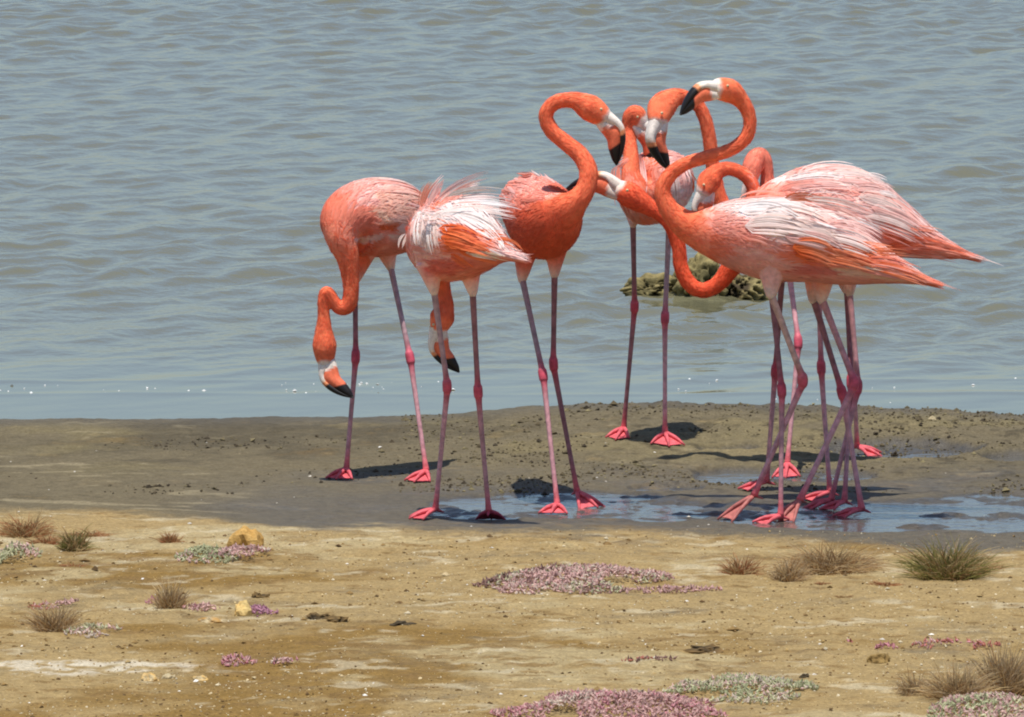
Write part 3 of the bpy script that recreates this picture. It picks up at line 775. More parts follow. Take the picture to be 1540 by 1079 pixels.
# D: standing on the mud bank, behind the others
Y = Yrow(968, 660)
S = [(962, 232, -.16, 968, 300, -.2, 9, 3, PINK), (945, 238, -.19, 925, 252, -.16, 7, 2, CORAL), (930, 248, -.15, 936, 320, -.19, 10, -3, CORAL),
     (1010, 228, -.02, 1030, 300, -.08, 12, 4, PINK), (1022, 236, 0, 1040, 290, -.05, 9, 4, PALE), (1002, 240, -.06, 1014, 318, -.14, 12, 3, PALE), (985, 250, -.14, 996, 325, -.18, 10, 3, CORAL), (1036, 262, .02, 1044, 290, 0, 6, 2, HOT)]
Z_D = [(1022, 275, 24, 45, 0, PINK, .7), (1016, 300, 16, 22, 0, PALE*.9, .6), (940, 300, 22, 45, 0, CORAL, .7), (950, 330, 20, 16, 0, PINK*.8, .6)]
BIRDS.append(dict(Y=Y, zones=Z_D, origin=ground(968, 660), seed=4, nt=4, dorsal=PINK, ventral=PINK*0.6+CORAL*0.4, nplum=600, nfeat=20, strokes=S, flen=0.8,
    label='flamingo facing us on the mud bank behind the others, its body half hidden by necks',
    tones=[PINK, CORAL, PALE],
    path=[(1008, 262, .35, 22), (1003, 266, .25, 38, 38), (994, 275, .1, 50, 50), (982, 283, -.05, 54, 50), (966, 294, -.15, 44, 34), (955, 288, -.2, 27),
          (949, 264, -.2, 15), (949, 240, -.16, 12), (947, 215, -.12, 10.5), (946, 195, -.1, 10), (948, 178, -.1, 12), (956, 174, -.1, 16), (963, 186, -.1, 13), (966, 192, -.1, 10)],
    bill=((964, 189, -.1), (.75, .66, 0), (-.66, .75, 0), 0.95),
    legs=[dict(hip=(953, 305), hipY=-.1, end=(952, 338), knee=(954.5, 462), ft=(938, 657), heading=-18, hue=LEG_D, hue2=LEG_D*1.2, spread=30),
          dict(hip=(1004, 305), hipY=0, end=(1006, 345), knee=(1000, 479), ft=(1000, 664), heading=8, hue=LEG_G, spread=44)]))
# E: far bird of the cluster, head lowered between two others
Y = Yrow(1240, 700)
BIRDS.append(dict(Y=Y, origin=ground(1240, 700), seed=5, nt=4, dorsal=PINK, ventral=CORAL, nplum=150, nfeat=0,
    label='flamingo with a tall arched neck at the back of the cluster, white face pointing down',
    tones=[PINK, CORAL],
    path=[(1330, 368, .1, 10), (1285, 350, .05, 36), (1225, 342, 0, 50), (1165, 340, 0, 46), (1122, 342, -.03, 32), (1096, 328, 0, 18),
          (1084, 302, 0, 11.5), (1077, 278, 0, 11), (1071, 245, 0, 10.5), (1067, 210, 0, 10.5), (1060, 178, 0, 10), (1048, 157, 0, 10), (1030, 147, -.02, 11), (1012, 148, -.04, 15),
          (996, 161, -.08, 21), (990, 178, -.12, 17), (988, 188, -.13, 12)],
    bill=((988, 186, -.13), (-.28, .95, -.25), (.75, .25, .5), 1.0),
    legs=[dict(hip=(1200, 375), hipY=0, end=(1188, 420), knee=(1201, 516), ft=(1184, 712), heading=-5, hue=LEG_P, rise=0.04),
          dict(hip=(1270, 375), hipY=.05, end=(1278, 415), knee=(1282, 520), ft=(1289, 672), heading=60, hue=LEG_G)]))
# I: small head showing over the pale backs
Y = Yrow(1200, 745)
BIRDS.append(dict(Y=Y, origin=ground(1200, 745), seed=6, nt=4, dorsal=PINK, ventral=CORAL, nplum=150, nfeat=0, neck=CORAL*0.6+ORANGE*0.4,
    label='flamingo hidden behind pale backs, only its curled neck and rounded crown showing above them',
    tones=[PINK, CORAL],
    path=[(1330, 352, .05, 10), (1290, 338, .03, 36), (1240, 334, 0, 48), (1195, 328, 0, 40), (1170, 312, 0, 26), (1158, 294, 0, 17),
          (1154, 272, 0, 10.5), (1153, 254, 0, 9.5), (1150, 239, 0, 9.5), (1143, 233, 0, 11), (1136, 240, -.02, 14.5), (1131, 254, -.04, 15), (1128, 270, -.05, 12), (1127, 276, -.05, 9)],
    bill=((1127, 279, -.05), (-.2, .95, .1), (.95, .2, 0), 0.8),
    legs=[dict(hip=(1232, 370), hipY=0, end=(1231, 420), knee=(1235, 554), ft=(1248, 752), heading=-80, hue=LEG_P),
          dict(hip=(1180, 365), hipY=.05, end=(1176, 420), knee=(1166, 559), ft=(1153, 738), heading=-85, hue=LEG_D, hue2=LEG_P)]))
# J: neck hanging in a deep loop, head stretched out to the tall bird
Y = Yrow(1258, 766)+0.05
BIRDS.append(dict(Y=Y, origin=ground(1258, 766), seed=8, nt=4, dorsal=PINK, ventral=CORAL, nplum=250, nfeat=0, neck=DEEP,
    label='flamingo whose deep orange neck hangs in a U-shaped loop below the front bird',
    tones=[PINK, CORAL],
    path=[(1340, 390, .1, 10), (1290, 368, .06, 38), (1230, 355, 0, 50), (1176, 358, 0, 46), (1137, 372, 0, 31), (1113, 388, 0, 20),
          (1098, 404, 0, 15), (1087, 420, 0, 13), (1073, 432, 0, 12), (1054, 437, 0, 11.5), (1036, 426, 0, 11.5), (1024, 402, 0, 11), (1021, 374, 0, 11), (1013, 348, 0, 11),
          (999, 328, 0, 10.5), (981, 315, 0, 12), (960, 302, 0, 17), (944, 292, 0, 19), (931, 285, 0, 15), (924, 281, 0, 11)],
    bill=((927, 283, 0), (-.82, -.57, 0), (-.57, .82, 0), 1.05),
    legs=[dict(hip=(1278, 390), hipY=-.04, end=(1278, 442), knee=(1291, 583), ft=(1250, 766), heading=-85, hue=LEG_P*0.8, hue2=LEG_P*0.9),
          dict(hip=(1262, 390), hipY=.08, end=(1274, 440), knee=(1280, 575), ft=(1270, 768), heading=-60, hue=LEG_D, hue2=LEG_P*0.8)]))
# G: pale back, arched neck and drooping head
Y = Yrow(1290, 778)-0.02
S = []
for (x0, y0, x1, y1, wd, bd, c_) in [(1200, 262, 1300, 258, 9, 10, PALE), (1230, 256, 1312, 266, 8, 7, PINK), (1250, 262, 1330, 276, 8, 6, PALE), (1260, 272, 1340, 290, 9, 6, PINK), (1280, 282, 1352, 298, 8, 6, PINK),
    (1180, 272, 1280, 268, 9, 8, WHITE), (1190, 284, 1290, 284, 9, 8, PINK), (1170, 286, 1240, 276, 8, 6, CORAL), (1290, 296, 1372, 330, 10, 7, PALE), (1310, 312, 1392, 350, 11, 6, PINK), (1300, 326, 1390, 362, 12, 6, PALE),
    (1320, 340, 1400, 372, 12, 5, CORAL), (1345, 346, 1424, 352, 7, 5, HOT), (1350, 356, 1452, 380, 8, 3, HOT), (1356, 364, 1466, 387, 8, 3, HOT), (1350, 372, 1462, 392, 8, 2, ORANGE), (1340, 384, 1436, 386, 7, 3, PINK),
    (1330, 372, 1420, 374, 9, 5, HOT), (1300, 262, 1336, 272, 5, 3, WHITE), (1312, 270, 1346, 286, 5, 2, PALE), (1320, 290, 1356, 302, 5, 2, WHITE)]:
    S.append((x0, y0, -.10, x1, y1, -.07, wd, bd, c_, c_*0.6+PALE*0.4))
Z_G = [(1230, 268, 95, 28, 0, PALE, .8), (1165, 285, 50, 9, -10, CORAL, .8), (1215, 252, 50, 8, -8, CORAL*.5+PINK*.5, .7), (1330, 318, 62, 34, 38, PINK*.5+PALE*.5, .8), (1260, 284, 60, 7, 12, CORAL, .6),
       (1395, 368, 66, 20, 20, HOT, .9), (1350, 362, 26, 18, 20, HOT*.8+CORAL*.2, .7), (1280, 268, 50, 6, 15, WHITE, .7)]
BIRDS.append(dict(Y=Y, zones=Z_G, origin=ground(1290, 781), seed=9, nt=4, dorsal=PINK*0.6+PALE*0.4, ventral=CORAL*0.5+PINK*0.5, nplum=900, nfeat=60, strokes=S, ruff=0.03,
    label='flamingo with raised pale pink back and orange tail, its head drooping from an arch',
    tones=[PALE, PINK, WHITE, PINK, CORAL],
    path=[(1452, 384, .02, 5, 16), (1400, 368, .02, 22, 34), (1346, 346, .02, 44, 48), (1286, 326, .02, 70, 58), (1226, 319, .02, 71, 58), (1172, 322, .02, 54, 46), (1146, 328, .04, 34),
          (1134, 312, .06, 17), (1134, 290, .06, 11), (1129, 274, .06, 10), (1116, 261, .06, 10), (1097, 254, .06, 10), (1080, 258, .05, 12), (1067, 272, .04, 17.5), (1061, 286, .03, 15), (1058, 295, .03, 11)],
    bill=((1059, 292, .03), (-.4, .92, 0), (.92, .4, 0), 0.95),
    legs=[dict(hip=(1225, 390), hipY=-.02, end=(1224, 452), knee=(1267, 592), ft=(1296, 780), heading=-80, hue=LEG_D*1.1, hue2=LEG_P, w_=1.1),
          dict(hip=(1240, 390), hipY=-.06, end=(1237, 452), knee=(1286, 577), ft=(1197, 782, 1203, 752), heading=-50, hue=LEG_P*0.85, w_=1.15, footcol=np.array(lin((180, 106, 98))))]))
# F: front bird striding left, neck looping up and over
Y = Yrow(1160, 786)-0.05
S = []
for (x0, y0, x1, y1, wd, bd, c_) in [(1192, 372, 1262, 396, 16, 8, HOT), (1196, 384, 1290, 398, 15, 6, HOT), (1220, 380, 1322, 402, 14, 6, HOT), (1210, 392, 1300, 400, 10, 4, ORANGE), (1250, 378, 1350, 380, 10, 6, HOT),
    (1280, 382, 1372, 382, 7, 4, HOT), (1300, 390, 1390, 410, 9, 5, ORANGE), (1310, 398, 1404, 428, 9, 4, HOT), (1316, 404, 1406, 430, 8, 2, CORAL), (1290, 402, 1380, 420, 10, 2, CORAL), (1260, 400, 1330, 406, 8, 4, CREAM),
    (1110, 318, 1200, 330, 14, 10, WHITE), (1130, 312, 1240, 322, 13, 10, WHITE), (1140, 326, 1250, 344, 15, 10, WHITE), (1120, 340, 1220, 352, 14, 8, PALE), (1160, 340, 1262, 362, 14, 9, PALE), (1170, 304, 1270, 318, 11, 9, PALE),
    (1200, 310, 1300, 336, 12, 9, PINK), (1220, 326, 1316, 350, 13, 8, PALE), (1240, 340, 1330, 368, 13, 8, PINK), (1180, 356, 1270, 380, 13, 7, PINK), (1230, 356, 1320, 382, 12, 6, PALE), (1110, 302, 1180, 300, 9, 5, CORAL), (1180, 298, 1240, 302, 8, 4, HOT),
    (1120, 356, 1160, 366, 6, 3, CORAL), (1260, 330, 1330, 354, 7, 5, WHITE), (1210, 298, 1310, 320, 8, 8, PALE)]:
    S.append((x0, y0, -.13, x1, y1, -.10, wd, bd, c_, c_*0.7+(PALE if c_ is not HOT else CREAM)*0.3))
Z_F = [(1180, 330, 120, 34, 14, PALE, .85), (1170, 325, 80, 20, 10, WHITE, .9), (1090, 338, 34, 18, 20, CORAL*.5+PINK*.5, .7), (1290, 350, 60, 22, 18, PINK*.6+PALE*.4, .8), (1235, 330, 70, 6, 16, CORAL, .55),
       (1250, 388, 80, 15, 8, HOT, .97), (1300, 378, 66, 9, 6, HOT, .8), (1365, 412, 56, 13, 20, ORANGE*.6+HOT*.4, .9), (1300, 410, 70, 8, 5, CREAM*.8+PINK*.2, .6), (1140, 384, 48, 7, 16, PALE*.6+CORAL*.4, .5), (1135, 358, 40, 7, 22, CORAL, .6),
       (1130, 404, 50, 14, 20, PINK*.9, .6), (1220, 408, 40, 8, 0, CRIMSON, .7)]
BIRDS.append(dict(Y=Y, zones=Z_F, swid=0.42, origin=ground(1160, 788), seed=10, nt=5, dorsal=PALE*0.6+PINK*0.4, ventral=CORAL*0.55+PINK*0.45, nplum=1100, nfeat=60, strokes=S,
    label='flamingo striding in front, whitish pink wings, neck looping back over itself',
    tones=[PALE, WHITE, PINK, WHITE, PALE],
    path=[(1392, 422, 0, 6, 18), (1340, 405, 0, 22, 34), (1280, 386, 0, 44, 48), (1220, 368, 0, 57, 55), (1160, 359, 0, 63, 57), (1106, 352, 0, 53, 47), (1066, 348, 0, 38, 34), (1036, 340, 0, 25, 23),
          (1012, 322, 0, 17), (999, 301, 0, 13.5), (997, 282, 0, 12), (1009, 262, 0, 11), (1030, 247, 0, 10.5), (1061, 237, 0, 10), (1090, 229, 0, 10), (1108, 220, 0, 10), (1122, 207, 0, 10), (1128, 189, 0, 10),
          (1125, 169, 0, 10.5), (1115, 152, 0, 12.5), (1099, 138, -.01, 18), (1082, 134, -.03, 17), (1072, 134, -.04, 12)],
    bill=((1075, 134, -.04), (-.86, -.06, -.45), (-.1, 1, 0), 0.95),
    legs=[dict(hip=(1160, 395), hipY=-.06, end=(1160, 444), knee=(1209, 573), ft=(1122, 782, 1134, 745), heading=-80, hue=np.array(lin((206, 170, 160))), w_=1.15, L=0.11, footcol=np.array(lin((176, 104, 96)))),
          dict(hip=(1165, 395), hipY=.06, end=(1161, 446), knee=(1176, 588), ft=(1174, 786), heading=-72, hue=LEG_D*1.1, hue2=LEG_P*0.85, w_=1.0)]))
for sp in BIRDS: flamingo(sp)

# ------------------------------------------------------------------ rocks, plants and litter on the shore
M_ROCK = attr_mat('rock', 0.9, 0.15, 60, 0.25, 0.6, 120, None, 0.0, 0.006)
M_GRASS = attr_mat('dry_grass', 0.75, 0.15, 30, 0.12, 0.0, None, None, 0.25)
M_SUCC = attr_mat('succulent', 0.6, 0.3, 40, 0.12, 0.0, None, None, 0.12)
def rock(name, label, cat, px_, py_, wpx, hpx, depth, c1, c2, seed, pits=0.0, base=None, sub=4, group=None):
    g = ground(px_, py_) if base is None else flat(px_, py_, base)
    s = mpp(g.y); rx = wpx/2*s; rz = hpx*s; ry = depth
    bm = bmesh.new(); bmesh.ops.create_icosphere(bm, subdivisions=sub, radius=1)
    C_ = []
    for v in bm.verts:
        p = np.array(v.co); a_ = math.atan2(p[1], p[0])
        rg = 1.9 if name == 'clod' else 1.0
        n_ = rg*(vn1(p[0]*1.6*rg+seed, p[1]*1.6+p[2]*1.3, seed)*0.28+vn1(p[0]*4*rg+seed, p[2]*4-p[1]*3, seed+2)*0.16)
        pit = 0.6*vn1(p[0]*6, p[2]*6+p[1]*5, seed+5)+0.6*vn1(p[0]*13, p[2]*12+p[1]*11, seed+6)
        k = 1+n_-pits*max(0, pit-0.15)
        q = p*k; z = q[2]; z = z if z > -0.4 else -0.4
        v.co = (q[0]*rx, q[1]*ry, (z+0.25)/1.25*rz)
        t_ = min(max(0.5+0.9*n_*2+0.6*(vn1(p[0]*5, p[2]*9+p[1]*4, seed+8)), 0), 1)
        c_ = np.array(c1)*(1-t_)+np.array(c2)*t_
        if pits and pit > 0.25: c_ = c_*0.6
        C_.append(c_)
    me = bpy.data.meshes.new(name); bm.to_mesh(me); bm.free()
    ca = me.color_attributes.new('Col', 'FLOAT_COLOR', 'POINT')
    cc = np.ones((len(C_), 4)); cc[:, :3] = np.array(C_); ca.data.foreach_set('color', cc.astype(np.float32).ravel())
    if pits: me.polygons.foreach_set('use_smooth', [True]*len(me.polygons))
    o = link(name, me, M_ROCK, None, label, cat, group); o.location = (g.x, g.y, g.z-0.004); o.rotation_euler.z = (seed % 7)*0.02
    return o
OCH = lin((168, 126, 64)); OCH2 = lin((204, 166, 100)); OLV = lin((96, 88, 58)); OLV2 = lin((150, 136, 92)); DRK = lin((72, 62, 46)); CRU = lin((184, 168, 132))
rock('rock', 'ochre boulder behind the pink and green creeping mat on the sand', 'rock', 372, 822, 50, 34, 0.06, OCH, OCH2, 11, sub=3)
rock('rock', 'small pale ochre stone between purple creeping plants', 'rock', 364, 926, 28, 24, 0.035, OCH2, lin((206, 180, 120)), 12, sub=3)
rock('reef_rock', 'low flat pitted yellow-green rock in the lake beside the thin leg', 'rock', 982, 443, 90, 30, 0.12, OLV, OLV2, 13, 0.9, LAKE_Z, 5)
rock('reef_rock', 'tall pitted rock in the lake behind the hanging neck loop', 'rock', 1056, 446, 84, 62, 0.14, OLV, OLV2, 14, 0.8, LAKE_Z, 5)
rock('reef_rock', 'dark pitted rock in the lake under the striding bird', 'rock', 1116, 444, 66, 36, 0.12, DRK, OLV2, 15, 1.0, LAKE_Z, 5)
k = 0
for (x_, y_, w_, h_, c1, c2, lb) in [
    (224, 1024, 26, 12, CRU, OCH2, 'whitish crust lump at the end of the pale salt crust'), (252, 1020, 20, 9, CRU, CRU, 'flat white chip beside the whitish crust lump'),
    (300, 1022, 22, 8, CRU, OCH2, 'pale chip of salt crust below the magenta sprigs'), (480, 932, 44, 10, DRK, lin((120, 96, 58)), 'dark crumbly clod in the middle of the open sand'),
    (506, 934, 34, 8, DRK, lin((120, 96, 58)), 'dark clod trailing from the larger crumbly clod'), (600, 940, 36, 7, DRK, DRK, 'flat blackish clod lying alone right of the crumbly pair'),
    (392, 899, 26, 9, DRK, lin((120, 96, 58)), 'brown clod above the small ochre stone'), (1322, 996, 34, 15, lin((128, 104, 62)), lin((150, 124, 76)), 'rounded brown sand lump below the red creeping sprigs'),
    (1060, 978, 52, 10, DRK, lin((124, 98, 60)), 'low brown clod on bare sand left of the red sprigs'), (1210, 1019, 16, 7, DRK, DRK, 'small dark clod above the grey-green mat'),
    (318, 936, 40, 10, CRU, OCH, 'cracked pale crust slab left of the small ochre stone'), (1402, 632, 12, 7, CRU, CRU, 'white pebble on the lake bank crest'), (1345, 688, 12, 7, DRK, DRK, 'dark stone in the wet mud pool')]:
    k += 1; rock('clod' if c1 == DRK else 'stone', lb, 'clod' if c1 == DRK else 'stone', x_, y_, w_, h_, w_/2*0.0021*0.8, c1, c2, 20+k, sub=3)

def tuft(px_, py_, wpx, hpx, n, pal, label, droop=0.5, seed=0, flat_=0.0):
    rnd = random.Random(seed+int(px_)); g = ground(px_, py_); s = mpp(g.y); acc = Acc(); R_ = wpx/2*s; H = hpx*s*1.2; n = int(n*1.3)
    for q in range(n):
        a = rnd.uniform(0, 2*math.pi); rr = R_*0.62*math.sqrt(rnd.random()); bx_ = math.cos(a)*rr; by_ = math.sin(a)*rr*0.8
        gz = 0
        out = rnd.uniform(0.1, 1.0)*R_*0.9; a2 = a+rnd.gauss(0, 1.0); L_ = H*rnd.uniform(0.35, 1.2)*(1-0.35*(rr/(R_*0.55))**2)
        wd = rnd.uniform(0.0008, 0.0015); P = []; sw = rnd.gauss(0, 0.22)*R_; dr2 = droop*rnd.uniform(0.3, 1.5)
        for k_ in range(5):
            f = k_/4; P.append(np.array([bx_+math.cos(a2)*out*f**1.4+sw*f*f, by_+math.sin(a2)*out*f**1.4*0.8, max(-0.01+L_*(f-dr2*f**2.6), 0.002*k_-0.004)]))
        N_ = [np.array([math.sin(a2)*0.6, -1, 0.3])]*5
        Vr, Fr = ribbon(P, N_, [wd, wd, wd*0.9, wd*0.6, wd*0.15])
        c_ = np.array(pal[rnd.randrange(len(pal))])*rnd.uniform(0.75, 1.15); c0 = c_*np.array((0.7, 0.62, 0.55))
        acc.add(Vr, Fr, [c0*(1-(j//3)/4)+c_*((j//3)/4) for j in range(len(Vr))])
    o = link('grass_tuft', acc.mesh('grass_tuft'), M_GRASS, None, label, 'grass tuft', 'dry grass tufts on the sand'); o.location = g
STRAW = lin((214, 188, 138)); BRN = lin((176, 142, 98)); RED = lin((176, 118, 80)); GRN = lin((146, 142, 80)); DGR = lin((116, 112, 68)); GREY = lin((196, 174, 138))
for a in [(38, 806, 84, 40, 420, [RED, BRN, BRN, STRAW], 'reddish brown grass tuft by the pale green succulent mat', 0.4),
          (72, 818, 60, 24, 200, [BRN, RED], 'low brown tuft hanging between the reddish tuft and the green-brown tuft', 0.6),
          (112, 828, 54, 46, 300, [DGR, BRN, GRN, STRAW], 'green-brown tuft leaning beside the reddish brown tuft', 0.5),
          (138, 806, 60, 20, 130, [BRN, RED], 'thin creeping brown tuft just behind the green-brown tuft', 0.7),
          (256, 816, 36, 24, 170, [BRN, BRN, RED], 'tiny dark brown tuft alone between the green-brown tuft and ochre boulder', 0.4),
          (256, 914, 58, 46, 260, [BRN, STRAW, GREY], 'spiky straw tuft rising out of the pink creeping strips', 0.2),
          (82, 948, 84, 46, 340, [BRN, STRAW, GREY, BRN], 'fan-shaped straw tuft in front of the faint pink strip', 0.25),
          (110, 852, 40, 12, 60, [RED, BRN], 'wisp of reddish stems lying below the green-brown tuft', 0.7),
          (1114, 865, 64, 36, 320, [BRN, STRAW, RED], 'squat brown tuft on its own behind the sand, below the stepping foot', 0.35),
          (1186, 873, 62, 44, 320, [STRAW, BRN, GREY], 'small straw tuft leaning against the broad tangled tuft', 0.5),
          (1250, 862, 140, 58, 800, [STRAW, BRN, GREY, BRN], 'broad tangled straw tuft between the small tuft and the dense green one', 0.55),
          (1426, 871, 130, 66, 950, [GRN, DGR, GRN, STRAW, BRN], 'dense rounded grass tuft with green tips at the mud edge', 0.35),
          (1492, 856, 60, 16, 110, [BRN, RED], 'creeping brown runner trailing from the dense green tuft', 0.7),
          (1330, 880, 44, 14, 110, [RED, BRN], 'tiny reddish tuft in front of the broad tangled tuft', 0.6),
          (1238, 879, 24, 12, 60, [RED, BRN], 'very small reddish sprig in front of the broad tangled tuft', 0.6),
          (1378, 1046, 64, 50, 330, [BRN, GREY, STRAW], 'dark-edged dry tuft at the end of the big dry grass clump', 0.55),
          (1438, 1052, 110, 66, 650, [STRAW, GREY, STRAW, BRN], 'straw tuft in the middle of the big dry grass clump', 0.4),
          (1512, 1044, 100, 86, 650, [GREY, STRAW, BRN, GREY], 'tallest greyish tuft of the big dry grass clump', 0.35),
          (1270, 898, 30, 8, 40, [BRN], 'faint brown sprig on sand in front of the tangled tuft', 0.7)]:
    tuft(*a)

def creeping_mat(px_, py_, wpx, dep, hgt, dens, pal, label, seed):
    """creeping succulent: many small fleshy leaves over a low dome; py_ is the front edge"""
    rnd = random.Random(seed); g0 = ground(px_, py_); s = mpp(g0.y); a_ = wpx/2*s; b_ = dep/2; acc = Acc()
    cx, cy = g0.x, g0.y+b_; n = int(math.pi*a_*b_*dens)
    oc = [(1, 0, 0), (-1, 0, 0), (0, 1, 0), (0, -1, 0), (0, 0, 1.0), (0, 0, -0.5)]
    of = [(0, 2, 4), (2, 1, 4), (1, 3, 4), (3, 0, 4), (2, 0, 5), (1, 2, 5), (3, 1, 5), (0, 3, 5)]
    gz0 = tz(cx, cy)
    for q in range(n):
        r_ = math.sqrt(rnd.random()); t_ = rnd.uniform(0, 6.283)
        ex = 1+0.35*(vn1(math.cos(t_)*2+seed, math.sin(t_)*2, seed))
        x = cx+a_*r_*ex*math.cos(t_); y = cy+b_*r_*ex*math.sin(t_)
        if (vn1(x*9, y*9, seed+3)) < -0.45+0.9*(r_-0.5): continue
        d_ = hgt*max(0, 1-r_*r_)
        L_ = rnd.uniform(0.006, 0.014); W_ = L_*rnd.uniform(0.28, 0.42)
        tl = Matrix.Rotation(rnd.gauss(0, 0.7), 3, 'X') @ Matrix.Rotation(rnd.gauss(0, 0.7), 3, 'Y')
        base = Vector((x-cx, y-cy, tz(x, y)-gz0+d_*rnd.uniform(0.6, 1.05)+L_*0.3))
        V = [base+tl @ Vector((v[0]*W_, v[1]*W_, v[2]*L_)) for v in oc]
        k = min(max(0.5+0.9*(vn1(x*6, y*6, seed+7))+rnd.gauss(0, 0.22), 0), 0.999)*len(pal)
        c_ = np.array(pal[int(k)])*rnd.uniform(0.75, 1.2)
        acc.add(V, of, c_)
    o = link('creeping_plant', acc.mesh('creeping_plant', False), M_SUCC, None, label, 'ground cover', 'creeping succulent mats on the sand'); o.location = (cx, cy, gz0)
PK = lin((204, 164, 154)); PK2 = lin((214, 180, 166)); GYP = lin((208, 190, 170)); SAGE = lin((176, 176, 134)); SAGE2 = lin((196, 192, 152)); MAG = lin((202, 140, 144)); RDD = lin((190, 118, 102)); DKP = lin((140, 108, 96))
for a in [(850, 897, 270, 0.62, 0.040, 13000, [PK, PK2, GYP, PK, SAGE2, DKP], 'wide dome of dusty pink creeping succulent on open sand', 1),
          (1010, 893, 150, 0.10, 0.008, 7000, [RDD, PK], 'thin reddish runner trailing off the dusty pink dome', 2),
          (372, 855, 110, 0.40, 0.030, 12000, [PK, GYP, MAG, PK2], 'pink creeping mat directly in front of the ochre boulder', 3),
          (312, 846, 110, 0.34, 0.022, 10000, [SAGE, SAGE2, PK2, SAGE], 'grey-green creeping mat joined to the pink mat by the ochre boulder', 4),
          (14, 858, 70, 0.55, 0.040, 11000, [SAGE, SAGE2, SAGE, PK2], 'pale green succulent mat below the reddish brown tuft', 5),
          (930, 1088, 330, 0.50, 0.040, 14000, [PK, MAG, PK, PK2, GYP], 'large mauve pink creeping mat below the sage green one', 6),
          (1130, 1058, 270, 0.50, 0.020, 11000, [SAGE, GYP, SAGE2, PK2, SAGE], 'broad sage green creeping mat above the mauve pink one', 7),
          (1490, 1092, 200, 0.55, 0.035, 12000, [SAGE, PK, SAGE2, PK2], 'mixed pink and green mat in front of the big dry grass clump', 8),
          (1428, 978, 130, 0.14, 0.012, 10000, [RDD, MAG, RDD, PK], 'strip of red creeping sprigs above the big dry grass clump', 9),
          (1334, 978, 34, 0.07, 0.010, 10000, [RDD, MAG], 'middle one of the red sprigs leading to the red strip', 10),
          (1280, 974, 34, 0.07, 0.010, 10000, [RDD, MAG], 'outermost small red sprig leading to the red strip', 11),
          (354, 1003, 54, 0.14, 0.016, 11000, [MAG, PK, MAG], 'magenta sprig patch behind the pale salt chips', 12),
          (436, 1006, 72, 0.12, 0.012, 9000, [MAG, PK, GYP], 'row of pink sprigs just right of the magenta patch', 13),
          (100, 918, 130, 0.22, 0.010, 6500, [PK, PK2, RDD], 'faint pink strip behind the fan-shaped straw tuft', 14),
          (235, 912, 70, 0.14, 0.010, 8000, [PK, MAG], 'pink patch at the foot of the spiky straw tuft', 15),
          (302, 920, 50, 0.14, 0.012, 8000, [MAG, PK], 'pink patch between the spiky straw tuft and the pale slab', 16),
          (388, 928, 46, 0.16, 0.018, 11000, [lin((186, 134, 150)), PK], 'purple patch touching the small ochre stone', 17),
          (140, 960, 90, 0.28, 0.014, 7000, [GYP, PK2, SAGE2], 'greyish mat beside the fan-shaped straw tuft', 18),
          (980, 996, 100, 0.07, 0.006, 5000, [RDD, DKP], 'sparse line of reddish sprigs on bare sand below the pink dome', 19)]:
    creeping_mat(*a)

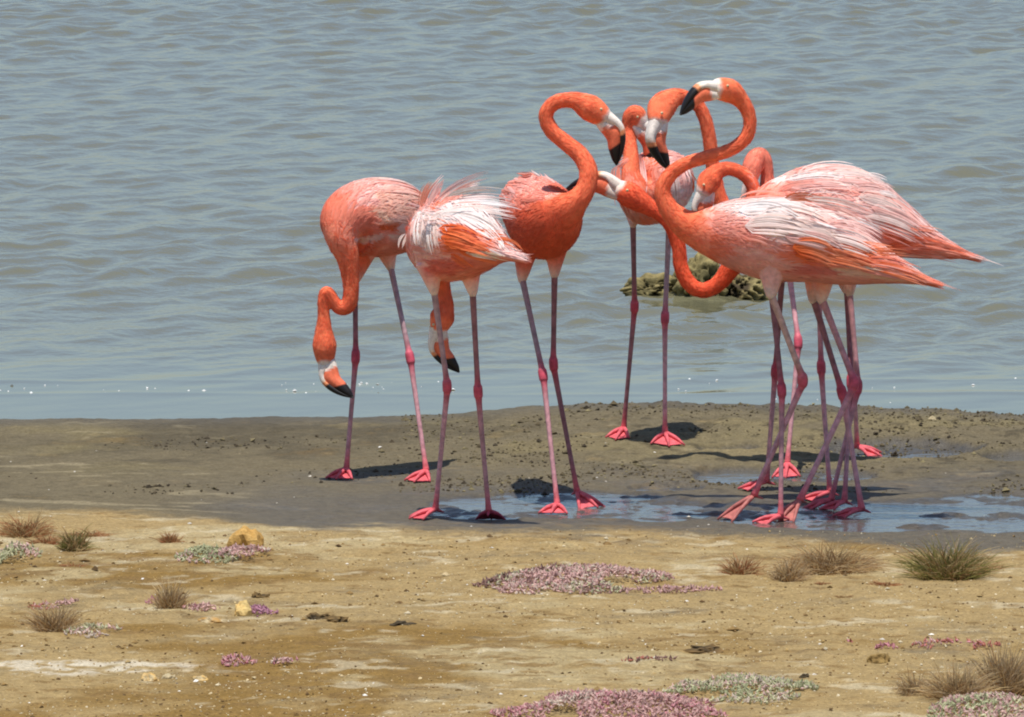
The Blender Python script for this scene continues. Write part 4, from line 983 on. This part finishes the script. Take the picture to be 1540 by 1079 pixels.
# yellow algae heap, stick and stray feathers at the puddle's edge
def bits(name, n, region, size, pal, seed, flatn=0.6, kind='stuff', label=None, cat=None, clump=None, z0=None):
    rnd = random.Random(seed); acc = Acc()
    oc = [(1, 0, 0), (-1, 0.1, 0), (0, 1, 0), (0.1, -1, 0), (0, 0, 1.0), (0, 0, -0.6)]
    of = [(0, 2, 4), (2, 1, 4), (1, 3, 4), (3, 0, 4), (2, 0, 5), (1, 2, 5), (3, 1, 5), (0, 3, 5)]
    pts = []
    while len(pts) < n:
        px_ = rnd.uniform(region[0], region[2]); py_ = rnd.uniform(region[1], region[3])
        p = flat(px_, py_)
        if clump is not None and (vn1(p.x*clump, p.y*clump, seed)) < rnd.uniform(-0.3, 0.5): continue
        pts.append(p)
    zz = terrain(np.array([p.x for p in pts]), np.array([p.y for p in pts]))
    if z0 is not None: zz = [z0]*n
    for p, z in zip(pts, zz):
        L_ = size*math.exp(rnd.gauss(0, 0.45)); rot = Matrix.Rotation(rnd.uniform(0, 6.28), 3, 'Z') @ Matrix.Rotation(rnd.gauss(0, 0.4), 3, 'X')
        b_ = Vector((p.x, p.y, z+L_*flatn*0.25))
        V = [b_+rot @ Vector((v[0]*L_*rnd.uniform(0.6, 1.2), v[1]*L_*rnd.uniform(0.5, 1), v[2]*L_*flatn)) for v in oc]
        acc.add(V, of, np.array(pal[rnd.randrange(len(pal))])*rnd.uniform(0.8, 1.15))
    return link(name, acc.mesh(name, False), M_ROCK, None, label, cat, None, kind)
bits('sand_grit', 9000, (-150, 805, 1700, 1120), 0.0019, [lin((196, 174, 128)), lin((176, 148, 96)), lin((140, 112, 70)), lin((214, 200, 168))], 8, 0.8)
bits('sand_pebbles', 4000, (-150, 820, 1700, 1120), 0.0032, [lin((190, 170, 130)), lin((206, 192, 160)), lin((150, 122, 80)), lin((110, 86, 56))], 1, 0.6, clump=1.5)
bits('shell_fragments', 170, (-100, 660, 1640, 1090), 0.0045, [lin((230, 226, 216)), lin((214, 206, 190))], 2, 0.4)
bits('mud_crumbs', 4200, (600, 618, 1640, 742), 0.0048, [lin((104, 94, 70)), lin((90, 80, 60)), lin((122, 112, 82)), lin((66, 58, 46))], 3, 0.6, clump=3)
bits('mud_specks', 420, (-100, 640, 640, 745), 0.0050, [lin((80, 70, 54)), lin((112, 102, 76)), lin((66, 58, 46))], 4, 0.6, clump=2)

bits('foam_glints', 46, (-60, 566, 720, 584), 0.0045, [lin((235, 235, 232))], 6, 0.5, clump=2, z0=LAKE_Z)  # white bits stand in for small sun glints as well as foam
bits('foam_glints', 16, (1000, 560, 1540, 600), 0.0045, [lin((235, 235, 232))], 7, 0.5, z0=LAKE_Z)

bits('sand_crumbs', 900, (-150, 815, 1700, 1110), 0.0055, [lin((120, 96, 60)), lin((138, 112, 70)), lin((96, 76, 50)), lin((160, 136, 92))], 9, 0.5, clump=2.2)
